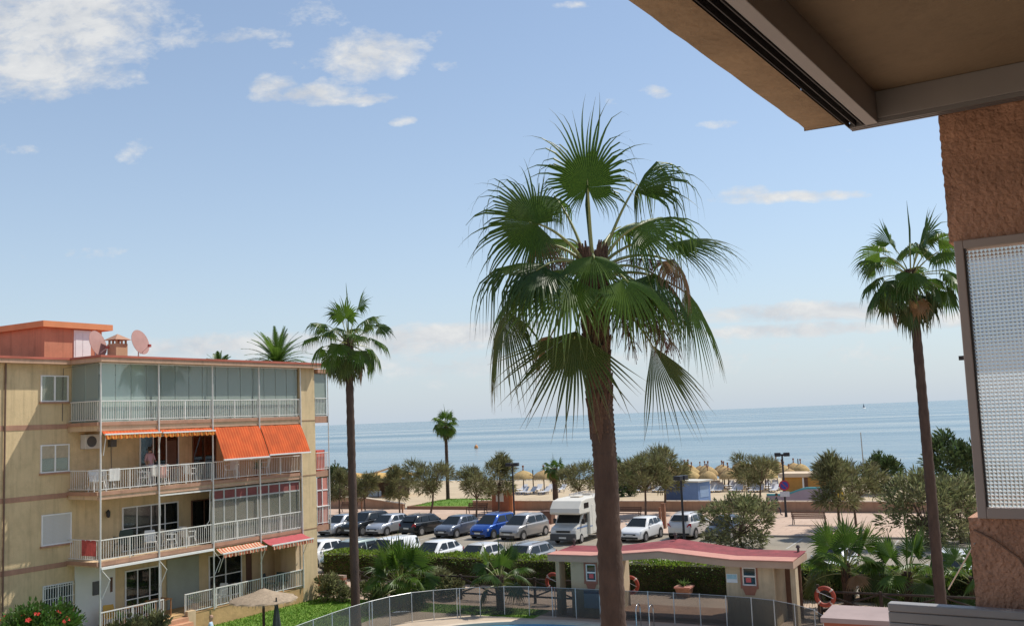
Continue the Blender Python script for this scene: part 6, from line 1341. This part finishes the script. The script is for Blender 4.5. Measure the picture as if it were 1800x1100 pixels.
# ------------------------------------------------------------------ people
m_skin = mat('skin', (.42, .25, .17), .6, .08, 6); m_hair = mat('dark_hair', (.03, .022, .018), .8, .2, 20)
def person(label, loc, rz, pose, height=1.72, shirt=(.3, .4, .6), trousers=(.05, .05, .07), hair=True, hairc=None):
    k = height / 1.75
    J = {'pelvis': (0, 0, .95), 'waist': (0, -.01, 1.10), 'chest': (0, -.02, 1.30), 'neck': (0, 0, 1.46), 'nape': (0, -.01, 1.52), 'head': (0, -.03, 1.62), 'crown': (0, -.01, 1.72),
         'lsh': (.17, 0, 1.41), 'lel': (.24, .02, 1.13), 'lwr': (.22, -.10, .90), 'lha': (.21, -.14, .80), 'rsh': (-.17, 0, 1.41), 'rel': (-.24, .02, 1.13), 'rwr': (-.22, -.10, .90), 'rha': (-.21, -.14, .80),
         'lhi': (.09, 0, .90), 'lkn': (.10, -.02, .49), 'lan': (.10, .02, .09), 'lto': (.11, -.15, .03), 'rhi': (-.09, 0, .90), 'rkn': (-.10, -.02, .49), 'ran': (-.10, .02, .09), 'rto': (-.11, -.15, .03)}
    J.update(pose); rad = dict(pelvis=.135, waist=.125, chest=.15, neck=.058, nape=.06, head=.098, crown=.07, lsh=.062, lel=.044, lwr=.032, lha=.034, rsh=.062, rel=.044, rwr=.032, rha=.034, lhi=.095, lkn=.062, lan=.045, lto=.038, rhi=.095, rkn=.062, ran=.045, rto=.038)
    E = ['pelvis waist', 'waist chest', 'chest neck', 'neck nape', 'nape head', 'head crown', 'chest lsh', 'lsh lel', 'lel lwr', 'lwr lha', 'chest rsh', 'rsh rel', 'rel rwr', 'rwr rha', 'pelvis lhi', 'lhi lkn', 'lkn lan', 'lan lto', 'pelvis rhi', 'rhi rkn', 'rkn ran', 'ran rto']
    ks = list(J); me = bpy.data.meshes.new('person'); me.from_pydata([tuple(c * k for c in J[n]) for n in ks], [tuple(ks.index(a) for a in e.split()) for e in E], [])
    o = bpy.data.objects.new('tmp_person', me); COL.objects.link(o); md = o.modifiers.new('skin', 'SKIN'); md.use_smooth_shade = True; sv = me.skin_vertices[0].data
    for i, n in enumerate(ks): sv[i].radius = (rad[n] * k * (1.15 if n in ('chest', 'pelvis', 'waist') else 1),) * 2; sv[i].use_root = n == 'pelvis'
    ss = o.modifiers.new('sub', 'SUBSURF'); ss.levels = 1; ss.render_levels = 1
    dg = bpy.context.evaluated_depsgraph_get(); m2 = bpy.data.meshes.new_from_object(o.evaluated_get(dg)); bpy.data.objects.remove(o)
    m2.name = 'body'; m2.materials.clear(); ms = mat('shirt_%d' % int(1000 * sum(shirt)), shirt, .9, .12, 5); mt = mat('trousers_%d' % int(1000 * sum(trousers)), trousers, .9, .12, 5)
    for m in (m_skin, ms, mt): m2.materials.append(m)
    hips = Vector(J['pelvis']) * k; nk = Vector(J['neck']) * k; el = [Vector(J['lel']) * k, Vector(J['rel']) * k]; an = [Vector(J['lan']) * k, Vector(J['ran']) * k]
    segs = [(Vector(J[e.split()[0]]) * k, Vector(J[e.split()[1]]) * k, e) for e in E]
    def near(p):
        best = None
        for a, b, e in segs:
            ab = b - a; tt = max(0, min(1, (p - a).dot(ab) / max(1e-6, ab.length_squared))); dd = (p - a - ab * tt).length
            if best is None or dd < best[0]: best = (dd, e)
        return best[1]
    for pl in m2.polygons:
        e = near(pl.center); pl.use_smooth = True
        pl.material_index = 0 if e in ('nape head', 'head crown', 'neck nape', 'lel lwr', 'lwr lha', 'rel rwr', 'rwr rha') else (2 if ('hi' in e or 'kn' in e or 'an' in e) else 1)
    t = thing('person', label, 'person', loc, rz); put('body', m2, t)
    if hair:
        hd = Vector(J['head']) * k; q = MB(); q.lathe([(.0, .125), (.06, .115), (.10, .07), (.115, .0), (.108, -.06)], 14, hd + Vector((0, .018, .015))); q.build('hair', hairc or m_hair, t, smooth=180)
    hd = Vector(J['head']) * k
    q = MB(); q.add([hd + Vector((-.018, -.098, .0)), hd + Vector((.018, -.098, .0)), hd + Vector((0, -.128, -.015)), hd + Vector((0, -.1, .05))], [(0, 1, 2), (0, 2, 3), (2, 1, 3)]); q.build('nose', m_skin, t)
    for s in (-1, 1): MB().lathe([(0, -.012), (.012, 0), (0, .012)], 6, hd + Vector((s * .035, -.093, .02))).build('eye', m_hair, t); MB().lathe([(0, -.03), (.018, -.01), (.02, .015), (0, .03)], 6, hd + Vector((s * .098, .0, .0))).build('ear', m_skin, t)
    return t
walk = dict(lkn=(.10, -.22, .50), lan=(.10, -.24, .10), lto=(.11, -.40, .05), rkn=(-.10, .06, .50), ran=(-.10, .36, .14), rto=(-.11, .26, .03), lel=(.23, .12, 1.16), lwr=(.22, .08, .93), lha=(.21, .04, .85), rel=(-.23, -.08, 1.15), rwr=(-.21, -.28, 1.02), rha=(-.20, -.36, .99))
person('person in dark clothes walking along the promenade by the no parking sign', gnd(1367, 906, .12), R(75), walk, 1.76, (.03, .035, .05), (.05, .05, .07))
bp_ = gnd(370, 1078, 1.74); person('bald man in light blue shirt walking below the terrace steps', Vector((bp_.x, bp_.y, 0)), R(100), walk, 1.74, (.42, .55, .66), (.20, .19, .17), hair=False)
sit = dict(pelvis=(0, 0, .55), waist=(0, .03, .70), chest=(0, .04, .92), neck=(0, .03, 1.08), nape=(0, .02, 1.14), head=(0, -.01, 1.24), crown=(0, .0, 1.34), lsh=(.17, .04, 1.03), lel=(.24, -.02, .78), lwr=(.18, -.24, .72), lha=(.14, -.32, .72), rsh=(-.17, .04, 1.03), rel=(-.24, -.02, .78), rwr=(-.18, -.24, .72), rha=(-.14, -.32, .72), lhi=(.09, -.04, .53), lkn=(.12, -.44, .50), lan=(.12, -.46, .10), lto=(.12, -.60, .04), rhi=(-.09, -.04, .53), rkn=(-.12, -.44, .50), ran=(-.12, -.46, .10), rto=(-.12, -.60, .04))
person('person in pinkish top standing at the second floor balcony door', BW(-1.2, 3.35, 6.30), -BT + R(90), dict(lel=(.22, -.08, 1.14), lwr=(.10, -.28, 1.08), lha=(.05, -.35, 1.08)), 1.68, (.50, .30, .32), (.30, .26, .30))
dup(ch, BW(-1.3, 8.0, 3.55), -BT + R(100), 'white plastic chair deep inside the glazed first floor balcony')
